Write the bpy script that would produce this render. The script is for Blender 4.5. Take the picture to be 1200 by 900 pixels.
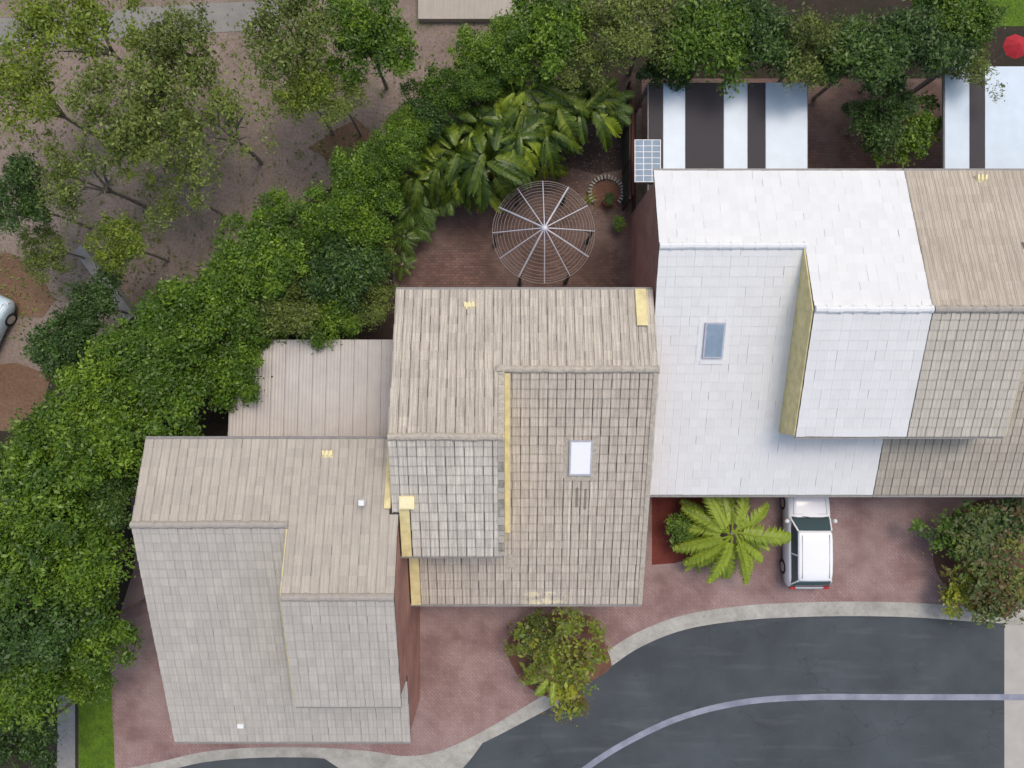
import bpy, math, random
import numpy as np
from mathutils import Vector, Matrix
R = math.radians
random.seed(7); RNG = np.random.default_rng(7)
scene = bpy.context.scene
C = scene.collection
for o in list(bpy.data.objects): bpy.data.objects.remove(o)

# ---------------------------------------------------------------- camera, world, sun, exposure
H = 29.0; F = 795.0
cam = bpy.data.cameras.new('camera'); co = bpy.data.objects.new('camera', cam); C.objects.link(co)
co.location = (0, 0, H); co.rotation_euler = (0, 0, 0)
cam.sensor_width = 36; cam.lens = 36*F/1200; cam.clip_end = 2000; cam.clip_start = .1
scene.camera = co
w = bpy.data.worlds.new('World'); scene.world = w; w.use_nodes = True
nt = w.node_tree; bg = nt.nodes['Background']
sky = nt.nodes.new('ShaderNodeTexSky'); sky.sky_type = 'NISHITA'; sky.sun_disc = False
SE, SA = 66, 35                     # sun elevation, azimuth clockwise from +Y
sky.sun_elevation = R(SE); sky.sun_rotation = R(SA)
sky.air_density = 1.6; sky.dust_density = 5; sky.ozone_density = 1.0
nt.links.new(sky.outputs[0], bg.inputs[0]); bg.inputs[1].default_value = 0.15
sun = bpy.data.lights.new('sun', 'SUN'); so = bpy.data.objects.new('sun', sun); C.objects.link(so)
sun.energy = .8; sun.angle = R(20); sun.color = (1, .95, .88)
sd = Vector((math.sin(R(SA))*math.cos(R(SE)), math.cos(R(SA))*math.cos(R(SE)), math.sin(R(SE))))
so.rotation_euler = sd.to_track_quat('Z', 'Y').to_euler(); so.location = (0, 0, 60)
scene.view_settings.view_transform = 'Standard'; scene.view_settings.look = 'None'
scene.view_settings.exposure = 0.03; scene.view_settings.gamma = 1

def P(px, py, z=0.0):               # photo pixel and height -> world point
    d = (H-z)/F
    return Vector(((px-600)*d, (450-py)*d, z))

# ---------------------------------------------------------------- materials
def lin(c): return tuple(((v/255)/12.92 if v/255 <= .04045 else ((v/255+.055)/1.055)**2.4) for v in c)
class NT:
    def __init__(s, name):
        s.m = bpy.data.materials.new(name); s.m.use_nodes = True; s.t = s.m.node_tree
        s.b = s.t.nodes['Principled BSDF']; s.out = s.t.nodes['Material Output']
        s.geo = None
    def n(s, ty, **k):
        x = s.t.nodes.new(ty)
        for a, v in k.items(): setattr(x, a, v)
        return x
    def L(s, a, b): s.t.links.new(a, b)
    def pos(s, scale=(1, 1, 1), rot=0):
        g = s.n('ShaderNodeNewGeometry'); m = s.n('ShaderNodeMapping')
        m.inputs['Scale'].default_value = scale; m.inputs['Rotation'].default_value = (0, 0, rot)
        s.L(g.outputs['Position'], m.inputs[0]); return m.outputs[0]
    def noise(s, sc, det=3, rough=.6, v=None):
        x = s.n('ShaderNodeTexNoise'); x.inputs['Scale'].default_value = sc
        x.inputs['Detail'].default_value = det; x.inputs['Roughness'].default_value = rough
        s.L(v or s.pos(), x.inputs['Vector']); return x.outputs['Fac']
    def ramp(s, fac, stops, interp='LINEAR'):
        x = s.n('ShaderNodeValToRGB'); e = x.color_ramp.elements; x.color_ramp.interpolation = interp
        while len(e) < len(stops): e.new(.5)
        for i, (p, c) in enumerate(stops):
            e[i].position = p; e[i].color = (*c, 1) if not isinstance(c, (int, float)) else (c, c, c, 1)
        s.L(fac, x.inputs[0]); return x.outputs[0]
    def mix(s, fac, a, b, mode='MIX'):
        x = s.n('ShaderNodeMix', data_type='RGBA', blend_type=mode)
        for i, v in ((0, fac), (6, a), (7, b)):
            if isinstance(v, (int, float)): x.inputs[i].default_value = v
            elif isinstance(v, tuple): x.inputs[i].default_value = (*v, 1)
            else: s.L(v, x.inputs[i])
        return x.outputs[2]
    def math(s, op, a, b=0.0):
        x = s.n('ShaderNodeMath', operation=op)
        for i, v in ((0, a), (1, b)):
            if isinstance(v, (int, float)): x.inputs[i].default_value = v
            else: s.L(v, x.inputs[i])
        return x.outputs[0]
    def bump(s, h, strength=.4, dist=.02):
        x = s.n('ShaderNodeBump'); x.inputs['Strength'].default_value = strength; x.inputs['Distance'].default_value = dist
        s.L(h, x.inputs['Height']); s.L(x.outputs[0], s.b.inputs['Normal'])
    def base(s, c, rough=.8, metal=0):
        if isinstance(c, tuple): s.b.inputs['Base Color'].default_value = (*c, 1)
        else: s.L(c, s.b.inputs['Base Color'])
        s.b.inputs['Roughness'].default_value = rough; s.b.inputs['Metallic'].default_value = metal

def plain(name, c, rough=.6, metal=0, var=.15, sc=6):
    k = NT(name); n = k.noise(sc, 4)
    k.base(k.mix(k.ramp(n, [(.3, 0), (.7, 1)]), tuple(v*(1-var) for v in c), tuple(min(1, v*(1+var)) for v in c)), rough, metal)
    k.bump(n, .15, .01); return k.m

def tile_mat(name, ca, cb, dark, contrast=1.0, row=0, dirt=.75, marks=False):  # dirt: strength of painted side-channel shadow lines and stains; row: painted butt shade
    k = NT(name)
    oi = k.n('ShaderNodeObjectInfo').outputs['Random']
    at = k.n('ShaderNodeAttribute', attribute_name='tint').outputs['Fac']
    rnd = k.math('FRACT', k.math('ADD', oi, at))
    r2 = k.math('FRACT', k.math('MULTIPLY', rnd, 17.3))
    c = k.mix(rnd, ca, cb)
    big = k.noise(.55 if contrast > .55 else 1.1, 5)
    c = k.mix(k.ramp(big, [(.38, 0), (.68, .45*min(contrast, .6) if contrast > .3 else .12)]), c, tuple(v*.72 for v in ca))
    st = k.noise(1.0, 4, .6, k.pos((24, .9, .9)))
    c = k.mix(k.ramp(st, [(.42, .42*contrast), (.6, 0)]), c, dark)
    sp = k.noise(38, 3, .7)
    c = k.mix(k.ramp(sp, [(.36, .5*contrast), (.48, 0)]), c, dark)
    sp2 = k.noise(23, 2, .7)
    c = k.mix(k.ramp(sp2, [(.6, 0), (.72, .5*contrast)]), c, tuple(min(.75, v*1.45) for v in cb))
    # shadow lines and stains painted into a tile's side channel, some tiles much darker
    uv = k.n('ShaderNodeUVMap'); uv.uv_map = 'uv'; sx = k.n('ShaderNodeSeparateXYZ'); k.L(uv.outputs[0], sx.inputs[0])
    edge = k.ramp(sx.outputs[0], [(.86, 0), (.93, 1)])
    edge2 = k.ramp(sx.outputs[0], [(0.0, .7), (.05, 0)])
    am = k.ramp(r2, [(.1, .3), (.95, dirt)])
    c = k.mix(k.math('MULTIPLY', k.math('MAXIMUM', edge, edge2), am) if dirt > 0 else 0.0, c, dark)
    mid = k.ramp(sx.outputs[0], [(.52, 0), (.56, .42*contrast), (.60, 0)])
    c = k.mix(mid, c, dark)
    if row:                                   # shade line of each tile row, painted along the exposed butt edge
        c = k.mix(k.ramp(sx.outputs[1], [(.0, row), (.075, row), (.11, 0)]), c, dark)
    if marks:                                 # run-off streaks below the skylight, pale growth near the eave
        g = k.n('ShaderNodeNewGeometry'); p = k.n('ShaderNodeSeparateXYZ'); k.L(g.outputs['Position'], p.inputs[0])
        run = k.math('MULTIPLY', k.math('LESS_THAN', p.outputs[1], -3.4), k.math('GREATER_THAN', p.outputs[1], -6.6))
        for xs in (2.10, 2.88):
            d = k.math('ABSOLUTE', k.math('SUBTRACT', p.outputs[0], xs))
            c = k.mix(k.math('MULTIPLY', k.math('MULTIPLY', k.math('LESS_THAN', d, .03), run), k.ramp(st, [(.4, .05), (.62, .5)])), c, tuple(min(.75, v*1.3) for v in cb))
        for xs, y0, y1 in ((2.36, -4.5, -3.75), (2.66, -4.6, -3.8)):
            d = k.math('ABSOLUTE', k.math('SUBTRACT', p.outputs[0], xs))
            mk = k.math('MULTIPLY', k.math('LESS_THAN', d, .05), k.math('MULTIPLY', k.math('LESS_THAN', p.outputs[1], y1), k.math('GREATER_THAN', p.outputs[1], y0)))
            c = k.mix(k.math('MULTIPLY', mk, .6), c, dark)
        d = k.math('ABSOLUTE', k.math('SUBTRACT', p.outputs[0], 1.3))
        ef = k.math('MULTIPLY', k.math('LESS_THAN', p.outputs[1], -7.95), k.ramp(d, [(.3, 1), (1.1, 0)]))
        c = k.mix(k.math('MULTIPLY', ef, k.ramp(k.noise(3.5, 4), [(.45, 0), (.55, .85)])), c, lin((226, 214, 176)))
    k.base(c, .88); k.bump(sp, .35, .008); return k.m

M = {}
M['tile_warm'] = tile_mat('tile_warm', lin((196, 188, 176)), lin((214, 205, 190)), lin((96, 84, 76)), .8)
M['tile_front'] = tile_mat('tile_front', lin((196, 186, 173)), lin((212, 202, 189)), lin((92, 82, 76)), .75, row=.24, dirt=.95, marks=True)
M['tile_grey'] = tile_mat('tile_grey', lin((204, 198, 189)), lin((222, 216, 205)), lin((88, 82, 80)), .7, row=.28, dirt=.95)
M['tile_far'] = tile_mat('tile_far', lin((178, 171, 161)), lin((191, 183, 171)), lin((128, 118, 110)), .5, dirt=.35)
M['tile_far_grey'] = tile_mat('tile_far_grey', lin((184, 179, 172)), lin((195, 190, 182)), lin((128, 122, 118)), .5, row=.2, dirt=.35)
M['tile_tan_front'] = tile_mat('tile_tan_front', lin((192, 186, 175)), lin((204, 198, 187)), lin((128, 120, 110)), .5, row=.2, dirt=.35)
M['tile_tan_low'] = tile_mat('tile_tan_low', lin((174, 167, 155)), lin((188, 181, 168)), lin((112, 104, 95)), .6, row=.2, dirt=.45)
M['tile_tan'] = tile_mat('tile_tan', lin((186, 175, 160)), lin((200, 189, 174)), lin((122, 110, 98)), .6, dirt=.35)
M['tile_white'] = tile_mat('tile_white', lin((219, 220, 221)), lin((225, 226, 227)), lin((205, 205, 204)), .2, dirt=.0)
M['underlay'] = plain('underlay', (.05, .045, .04), .9)
M['ridge'] = plain('ridge_cement', lin((176, 168, 156)), .9, var=.22, sc=9)
M['ridge_white'] = plain('ridge_white', lin((224, 226, 228)), .8, var=.03)
M['ridge_far'] = plain('ridge_far', lin((164, 157, 150)), .9, var=.12)
M['mortar'] = plain('mortar_chunk', lin((150, 146, 138)), .95, var=.35, sc=4)
M['cream'] = plain('cream_paint', lin((216, 202, 150)), .7, var=.16, sc=3)
M['cream_pale'] = plain('cream_pale', lin((236, 226, 182)), .6, var=.06)
M['white'] = plain('white_paint', (.78, .79, .8), .45, var=.04)
M['acrylic'] = plain('acrylic', (.9, .91, .93), .2, var=.01)
M['steel'] = plain('galvanised_steel', (.52, .53, .58), .45, .3, var=.1)
M['rust_wire'] = plain('rusty_wire', (.30, .26, .24), .6, .2)
M['blackened'] = plain('black_post', (.02, .018, .018), .6)
M['gutter'] = plain('gutter', (.25, .24, .23), .5)
M['trunk'] = plain('bark', (.24, .21, .18), .95, var=.4, sc=12)
k = NT('kerb_concrete'); c = k.mix(k.ramp(k.noise(1.2, 6, .7), [(.35, 0), (.65, 1)]), lin((148, 145, 138)), lin((180, 178, 172)))
c = k.mix(k.ramp(k.noise(7, 5, .75), [(.55, 0), (.68, .45)]), c, lin((108, 104, 98))); k.base(c, .9); M['concrete'] = k.m
M['pale_concrete'] = plain('pale_concrete', lin((172, 168, 162)), .9, var=.08, sc=1.5)
k = NT('drain_line'); c = k.mix(k.ramp(k.noise(1.2, 5), [(.35, 0), (.6, 1)]), lin((122, 126, 142)), lin((146, 149, 165)))
c = k.mix(k.ramp(k.noise(16, 5, .75), [(.55, 0), (.68, .55)]), c, (.09, .1, .115)); k.base(c, .85); M['line'] = k.m
M['terracotta'] = plain('terracotta', lin((150, 90, 60)), .85)
M['stone'] = plain('edging_stone', lin((150, 142, 134)), .9, var=.3, sc=8)
M['wood_dark'] = plain('dark_timber', lin((62, 40, 36)), .8, var=.3, sc=5)
M['lattice'] = plain('lattice_paint', lin((52, 56, 44)), .8, var=.3)
M['glass_dark'] = plain('dark_glass', (.03, .04, .05), .08, var=.05)
M['rubber'] = plain('rubber', (.02, .02, .022), .85)
M['lamp_red'] = plain('tail_lens', (.4, .02, .02), .2)
M['lamp_clear'] = plain('head_lens', (.7, .72, .75), .1)
M['chrome'] = plain('rim_metal', (.55, .55, .56), .3, .7)
M['red_cloth'] = plain('red_cloth', lin((170, 30, 45)), .8)
M['blue_panel'] = plain('blue_glazing', lin((132, 152, 172)), .6, var=.12, sc=3)
M['poly_white'] = plain('opal_sheet', lin((196, 212, 226)), .35, var=.05, sc=1.5)
M['lilac_sheet'] = plain('weathered_sheet', lin((186, 180, 174)), .8, var=.08, sc=1.2)
M['far_car'] = plain('pale_paint', lin((190, 210, 220)), .3)
k = NT('car_paint'); k.base((.86, .87, .9), .22); k.b.inputs['Coat Weight'].default_value = .5; M['car_paint'] = k.m
k = NT('windscreen'); k.base((.06, .1, .11), .04); k.b.inputs['Specular IOR Level'].default_value = .9; M['windscreen'] = k.m
def sheet_glass(name, c, alpha):
    k = NT(name); k.base(c, .6); k.b.inputs['Specular IOR Level'].default_value = .12; tr = k.n('ShaderNodeBsdfTransparent'); ms = k.n('ShaderNodeMixShader')
    tr.inputs[0].default_value = (.8, .82, .86, 1)
    ms.inputs[0].default_value = alpha; k.L(tr.outputs[0], ms.inputs[1]); k.L(k.b.outputs[0], ms.inputs[2]); k.L(ms.outputs[0], k.out.inputs[0]); return k.m
M['smoke_sheet'] = sheet_glass('smoke_sheet', (.085, .078, .085), .72)

def brick_mat(name, c1, c2, mortar, rot=0, sc=1.0, wall=False, bw=.23, bh=.115, moss=None, big=None):
    k = NT(name)
    if wall:
        g = k.n('ShaderNodeNewGeometry'); s1 = k.n('ShaderNodeSeparateXYZ'); k.L(g.outputs['Position'], s1.inputs[0])
        cb = k.n('ShaderNodeCombineXYZ'); k.L(k.math('ADD', s1.outputs[0], s1.outputs[1]), cb.inputs[0]); k.L(s1.outputs[2], cb.inputs[1]); v = cb.outputs[0]
    else: v = k.pos((1, 1, 1), rot)
    b = k.n('ShaderNodeTexBrick'); k.L(v, b.inputs['Vector'])
    b.inputs['Scale'].default_value = 1; b.inputs['Brick Width'].default_value = bw; b.inputs['Row Height'].default_value = bh
    b.inputs['Mortar Size'].default_value = .007; b.inputs['Bias'].default_value = 0
    b.inputs['Color1'].default_value = (*c1, 1); b.inputs['Color2'].default_value = (*c2, 1); b.inputs['Mortar'].default_value = (*mortar, 1)
    c = b.outputs['Color']; n = k.noise(.7, 5)
    c = k.mix(k.ramp(n, [(.35, .7), (.62, 0)]), c, tuple(v*.55 for v in c1))
    if big: c = k.mix(k.ramp(k.noise(.35, 3), [(.45, 0), (.65, .7)]), c, big)
    if moss: c = k.mix(k.ramp(k.noise(1.3, 5), [(.52, 0), (.66, .55)]), c, moss)
    n3 = k.noise(14, 3); c = k.mix(k.ramp(n3, [(.3, .5), (.5, 0)]), c, tuple(v*.6 for v in c1))
    k.base(c, .9); k.bump(b.outputs['Fac'], -.4, .006); return k.m
M['paving_court'] = brick_mat('courtyard_brick', lin((104, 82, 76)), lin((132, 101, 90)), lin((74, 64, 60)), big=lin((120, 103, 97)))
M['paving_drive'] = brick_mat('driveway_brick', lin((150, 120, 116)), lin((164, 136, 132)), lin((112, 96, 94)), rot=R(45), big=lin((156, 136, 132)))
M['brick_wall'] = brick_mat('wall_brick', lin((170, 120, 108)), lin((184, 134, 120)), lin((160, 132, 120)), wall=True, bh=.086)
M['rust_wall'] = brick_mat('rust_wall_brick', lin((130, 60, 48)), lin((142, 70, 54)), lin((120, 84, 74)), wall=True, bh=.086)

def ground_mat(name, a, b, c=None, s1=.5, s2=9):
    k = NT(name); col = k.mix(k.ramp(k.noise(s1, 6, .65), [(.38, 0), (.62, 1)]), a, b)
    if c: col = k.mix(k.ramp(k.noise(s1*2.3, 6, .7), [(.5, 0), (.64, .8)]), col, c)
    n = k.noise(s2, 5, .7); col = k.mix(k.ramp(n, [(.35, .6), (.55, 0)]), col, tuple(v*.5 for v in a))
    k.base(col, .95); k.bump(n, .6, .03); return k.m
M['earth'] = ground_mat('dry_earth', lin((132, 116, 108)), lin((146, 130, 122)), lin((112, 108, 84)))
M['brown_dirt'] = ground_mat('brown_dirt', lin((110, 84, 66)), lin((126, 100, 80)))
M['path_grey'] = plain('path_grey', lin((132, 130, 126)), .9, var=.15, sc=1)
M['dark_earth'] = ground_mat('dark_earth', lin((46, 38, 30)), lin((62, 50, 42)), lin((40, 48, 24)))
M['litter_soil'] = ground_mat('litter_soil', lin((62, 50, 46)), lin((80, 64, 58)), lin((54, 44, 36)), 1.2, 20)
M['mulch'] = ground_mat('mulch', lin((104, 72, 60)), lin((124, 88, 72)), None, 1.5, 18)
M['red_mulch'] = ground_mat('red_mulch', lin((108, 48, 40)), lin((124, 62, 50)), None, 1.5, 18)
M['grass_ground'] = ground_mat('grass_ground', lin((78, 110, 20)), lin((96, 128, 24)), lin((60, 90, 20)), 1, 20)
k = NT('asphalt'); n = k.noise(.4, 5); c = k.mix(k.ramp(n, [(.35, 0), (.65, 1)]), (.048, .058, .068), (.075, .09, .104))
n2 = k.noise(60, 3, .8); c = k.mix(k.ramp(n2, [(.4, .45), (.6, 0)]), c, (.035, .038, .042)); c = k.mix(k.ramp(k.noise(1, 4, .6, k.pos((.3, 2, 1))), [(.55, 0), (.7, .35)]), c, (.11, .125, .13))
vo = k.n('ShaderNodeTexVoronoi', feature='DISTANCE_TO_EDGE'); vo.inputs['Scale'].default_value = .33
wp = k.n('ShaderNodeVectorMath', operation='ADD'); nz = k.n('ShaderNodeTexNoise'); nz.inputs['Scale'].default_value = 1.6; nz.inputs['Detail'].default_value = 5
k.L(k.pos(), nz.inputs['Vector']); k.L(nz.outputs['Color'], wp.inputs[0]); k.L(k.pos(), wp.inputs[1]); k.L(wp.outputs[0], vo.inputs['Vector'])
crk = k.math('MULTIPLY', k.math('LESS_THAN', vo.outputs[0], .006), k.ramp(k.noise(.25, 2), [(.5, 0), (.6, .4)]))
c = k.mix(crk, c, (.02, .022, .025))
c = k.mix(k.ramp(k.noise(1.7, 2), [(.68, 0), (.74, .5)]), c, (.035, .038, .042))
k.base(c, .85); k.bump(n2, .3, .008); M['asphalt'] = k.m

def leaf_mat(name, stops, trans=.25, rough=.45):
    k = NT(name)
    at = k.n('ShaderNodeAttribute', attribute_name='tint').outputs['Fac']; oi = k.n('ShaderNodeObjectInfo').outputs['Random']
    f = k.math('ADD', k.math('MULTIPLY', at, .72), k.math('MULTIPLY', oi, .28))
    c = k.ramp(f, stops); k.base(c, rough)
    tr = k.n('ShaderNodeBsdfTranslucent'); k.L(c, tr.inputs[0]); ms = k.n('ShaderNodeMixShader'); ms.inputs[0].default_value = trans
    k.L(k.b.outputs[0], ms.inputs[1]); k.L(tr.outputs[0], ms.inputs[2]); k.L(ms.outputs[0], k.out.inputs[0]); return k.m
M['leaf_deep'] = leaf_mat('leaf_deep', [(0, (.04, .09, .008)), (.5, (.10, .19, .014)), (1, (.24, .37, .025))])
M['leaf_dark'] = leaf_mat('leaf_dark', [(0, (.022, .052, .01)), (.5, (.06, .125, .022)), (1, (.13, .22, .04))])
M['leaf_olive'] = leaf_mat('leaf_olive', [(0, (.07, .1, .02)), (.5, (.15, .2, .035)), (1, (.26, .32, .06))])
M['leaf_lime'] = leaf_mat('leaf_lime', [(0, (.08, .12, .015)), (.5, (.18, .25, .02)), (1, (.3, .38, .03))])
M['leaf_gold'] = leaf_mat('leaf_gold', [(0, (.14, .07, .02)), (.3, (.12, .18, .015)), (.7, (.30, .31, .02)), (1, (.38, .42, .03))])
M['leaf_croton'] = leaf_mat('leaf_croton', [(0, (.16, .06, .02)), (.3, (.05, .09, .015)), (.7, (.13, .17, .02)), (1, (.26, .22, .03))])
M['leaf_banana'] = leaf_mat('leaf_banana', [(0, (.03, .06, .010)), (.4, (.06, .11, .014)), (.75, (.15, .215, .02)), (1, (.32, .38, .04))], .3, .35)
M['leaf_palm'] = leaf_mat('leaf_palm', [(0, (.04, .08, .012)), (.5, (.10, .18, .025)), (1, (.2, .29, .05))], .25, .4)
M['leaf_palm_lime'] = leaf_mat('leaf_palm_lime', [(0, (.15, .22, .02)), (.5, (.28, .38, .03)), (1, (.42, .5, .06))], .25, .4)
M['leaf_dry'] = leaf_mat('leaf_dry', [(0, (.16, .13, .06)), (1, (.3, .26, .13))], .1, .7)
M['litter'] = leaf_mat('litter', [(0, (.1, .07, .05)), (.7, (.22, .17, .12)), (1, (.45, .42, .36))], 0, .8)

# ---------------------------------------------------------------- mesh helpers
class MB:
    def __init__(s): s.v = []; s.f = []; s.t = []
    def add(s, vs, fs, tint=None):
        b = len(s.v); s.v += [tuple(p) for p in vs]; s.f += [tuple(b+i for i in f) for f in fs]
        if tint is not None: s.t += [tint]*len(vs)
    def box(s, a, b, mat=None):
        x0, y0, z0 = a; x1, y1, z1 = b
        vs = [Vector(p) for p in ((x0,y0,z0),(x1,y0,z0),(x1,y1,z0),(x0,y1,z0),(x0,y0,z1),(x1,y0,z1),(x1,y1,z1),(x0,y1,z1))]
        if mat: vs = [mat@p for p in vs]
        s.add(vs, [(3,2,1,0),(4,5,6,7),(0,1,5,4),(1,2,6,5),(2,3,7,6),(3,0,4,7)])
    def bar(s, p, q, wd, ht=None):
        p = Vector(p); q = Vector(q); d = q-p; ht = ht or wd
        m = Matrix.Translation(p) @ d.to_track_quat('X', 'Z').to_matrix().to_4x4()
        s.box((0, -wd/2, -ht/2), (d.length, wd/2, ht/2), m)
    def tube(s, pts, rs, n=8, cap=True):
        pts = [Vector(p) for p in pts]; rings = []
        for i, p in enumerate(pts):
            d = (pts[min(i+1, len(pts)-1)]-pts[max(i-1, 0)]).normalized()
            q = d.to_track_quat('Z', 'Y'); r = rs[i] if isinstance(rs, (list, tuple)) else rs
            rings.append([p+q@Vector((r*math.cos(2*math.pi*j/n), r*math.sin(2*math.pi*j/n), 0)) for j in range(n)])
        vs = [v for r in rings for v in r]; fs = []
        for i in range(len(pts)-1):
            for j in range(n): fs.append((i*n+j, i*n+(j+1)%n, (i+1)*n+(j+1)%n, (i+1)*n+j))
        if cap: fs += [tuple(range(n))[::-1], tuple((len(pts)-1)*n+j for j in range(n))]
        s.add(vs, fs)
    def lathe(s, prof, n=16, c=(0, 0, 0)):
        c = Vector(c); vs = []; fs = []
        for r, z in prof:
            for j in range(n): vs.append(c+Vector((r*math.cos(2*math.pi*j/n), r*math.sin(2*math.pi*j/n), z)))
        for i in range(len(prof)-1):
            for j in range(n): fs.append((i*n+j, i*n+(j+1)%n, (i+1)*n+(j+1)%n, (i+1)*n+j))
        fs += [tuple(range(n))[::-1], tuple((len(prof)-1)*n+j for j in range(n))]
        s.add(vs, fs)
    def prism(s, poly, z0, z1):
        n = len(poly); vs = [(x, y, z0) for x, y in poly]+[(x, y, z1) for x, y in poly]
        s.add(vs, [tuple(range(n))[::-1], tuple(range(n, 2*n))]+[(i, (i+1)%n, n+(i+1)%n, n+i) for i in range(n)])
    def mesh(s, name, mat, smooth=False):
        me = bpy.data.meshes.new(name); me.from_pydata(s.v, [], s.f)
        if s.t and len(s.t) == len(s.v):
            a = me.attributes.new('tint', 'FLOAT', 'POINT'); a.data.foreach_set('value', s.t)
        me.materials.append(M[mat]); me.validate()
        if smooth: me.polygons.foreach_set('use_smooth', [True]*len(me.polygons))
        return me
    def build(s, name, mat, parent=None, smooth=False):
        return link(name, s.mesh(name, mat, smooth), parent)
def link(name, me, parent=None):
    o = bpy.data.objects.new(name, me); C.objects.link(o)
    if parent:
        o.parent = parent
        par = Matrix.Translation(parent.location) if parent.parent is None else None
    return o
# every thing's Empty stands at its base; part meshes are written in world space and shifted to it
def thing(name, label, cat, loc=(0, 0, 0), group=None, rz=0):
    o = bpy.data.objects.new(name, None); C.objects.link(o); o.location = loc; o.rotation_euler = (0, 0, rz); o.empty_display_size = .3
    o['label'] = label; o['category'] = cat
    if group: o['group'] = group
    return o
def tag(o, label, cat, group=None):
    o['label'] = label; o['category'] = cat
    if group: o['group'] = group
    return o
def struct(name, mb, mat):
    o = mb.build(name, mat); o['kind'] = 'structure'; return o
def flat(pts, z):                   # sheet from pixel outline
    m = MB(); vs = [P(x, y, z) for x, y in pts]
    a = sum(vs[i].x*vs[(i+1)%len(vs)].y-vs[(i+1)%len(vs)].x*vs[i].y for i in range(len(vs)))
    if a < 0: vs = vs[::-1]
    m.add(vs, [tuple(range(len(vs)))]); return m
def spline(pts, n=6):
    out = []; p = [pts[0]]+list(pts)+[pts[-1]]
    for i in range(1, len(p)-2):
        for j in range(n):
            t = j/n; a, b, c, d = [np.array(q, float) for q in p[i-1:i+3]]
            out.append(tuple(.5*((2*b)+(-a+c)*t+(2*a-5*b+4*c-d)*t*t+(-a+3*b-3*c+d)*t**3)))
    out.append(tuple(pts[-1])); return out

# ---------------------------------------------------------------- ground, road, paving
g = MB(); g.add([(-300,-300,-.16),(300,-300,-.16),(300,300,-.16),(-300,300,-.16)], [(0,1,2,3)])
struct('ground', g, 'earth')
kerb_out = spline([(-60,940),(60,925),(130,905),(190,892),(240,881),(300,876),(370,876),(430,880),(475,886),(515,880),(560,860),(615,828),(660,800),(705,768),(745,742),(800,721),(870,710),(940,706),(1010,705),(1080,707),(1150,712),(1230,716),(1320,716)])
def kwidth(x):
    if x < 380: return 12
    if x < 560: return 12+34*math.sin(math.pi*(x-380)/180)
    return 12+5*min(1, (x-560)/80)
kerb_in = []
for i_, (x, y) in enumerate(kerb_out):
    a_ = kerb_out[max(0, i_-1)]; b_ = kerb_out[min(len(kerb_out)-1, i_+1)]; l_ = math.hypot(b_[0]-a_[0], b_[1]-a_[1])
    kerb_in.append((x-(b_[1]-a_[1])/l_*kwidth(x), y+(b_[0]-a_[0])/l_*kwidth(x)))
KZ = .0
land = kerb_out + [(2600, 716), (2600, -1900), (-1800, -1900), (-1800, 940)]
struct('earth', flat(land, -.012), 'earth')
road = flat([(-1800, 955)]+kerb_in+[(2600, 733), (2600, 2600), (-1800, 2600)], -.13); struct('road', road, 'asphalt')
kb = MB()
def ring(pts, z): return [P(x, y, z) for x, y in pts]
a, b = ring(kerb_out, .0), ring(kerb_in, -.03)
c_ = ring(kerb_in, -.14); d_ = ring(kerb_out, -.14); n = len(a)
kb.v = [tuple(v) for v in a+b+c_+d_]
for i in range(n-1): kb.f += [(n+i, n+i+1, i+1, i), (2*n+i, 2*n+i+1, n+i+1, n+i), (3*n+i+1, 3*n+i, i, i+1)]
struct('kerb', kb, 'concrete')
pave = flat([(x, y) for x, y in kerb_out if x >= 125]+[(1320, 560), (470, 560), (190, 560), (128, 760)], -.006); struct('brick_paving', pave, 'paving_drive')
struct('concrete_crossing', flat([(1177, 731), (1330, 733), (1330, 1100), (1177, 1100)], -.126), 'pale_concrete')
cl = spline([(640, 940), (690, 898), (740, 867), (800, 840), (870, 823), (950, 817), (1050, 817), (1177, 817), (1330, 817)], 8)
lm = MB(); L_ = [P(x, y, -.121) for x, y in cl]
for i in range(len(L_)-1):
    d = (L_[i+1]-L_[max(i-1, 0)]).normalized(); nn = Vector((-d.y, d.x, 0))*.13
    d2 = (L_[min(i+2, len(L_)-1)]-L_[i]).normalized(); n2 = Vector((-d2.y, d2.x, 0))*.13
    lm.add([L_[i]-nn, L_[i+1]-n2, L_[i+1]+n2, L_[i]+nn], [(0, 1, 2, 3)])
struct('road_line', lm, 'line')
# back courtyard, soil, beds
struct('courtyard_paving', flat([(462, 345), (740, 345), (740, 196), (700, 205), (672, 197), (640, 200), (560, 215), (500, 240), (455, 262)], .006), 'paving_court')
struct('patio_paving', flat([(752, 202), (752, 92), (1330, 92), (1330, 202)], .004), 'paving_court')
struct('garden_soil', flat([(400, 400), (470, 400), (470, 345), (745, 345), (745, 85), (560, 85), (440, 205)], -.002), 'litter_soil')
struct('belt_soil', flat([(640, 10), (575, 75), (445, 182), (340, 250), (245, 320), (150, 375), (90, 420), (-300, 560), (-300, 1100), (60, 1100), (120, 800), (160, 700), (150, 530), (260, 530), (290, 420), (470, 400), (480, 280), (640, 130), (1300, 110), (1300, -60), (640, -60)], -.007), 'dark_earth')
struct('grass_strip', flat([(92, 760), (128, 760), (136, 930), (92, 930)], .002), 'grass_ground')
struct('grass_verge', flat([(1090, -80), (1400, -80), (1400, 32), (1090, 30)], .002), 'grass_ground')
struct('narrow_path', flat([(68, 800), (88, 800), (88, 940), (66, 940)], .004), 'gutter')
struct('footpath', flat([(-200, 55), (-200, 18), (60, 22), (170, 8), (330, 0), (330, 34), (175, 42), (60, 52)], .003), 'path_grey')
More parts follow.
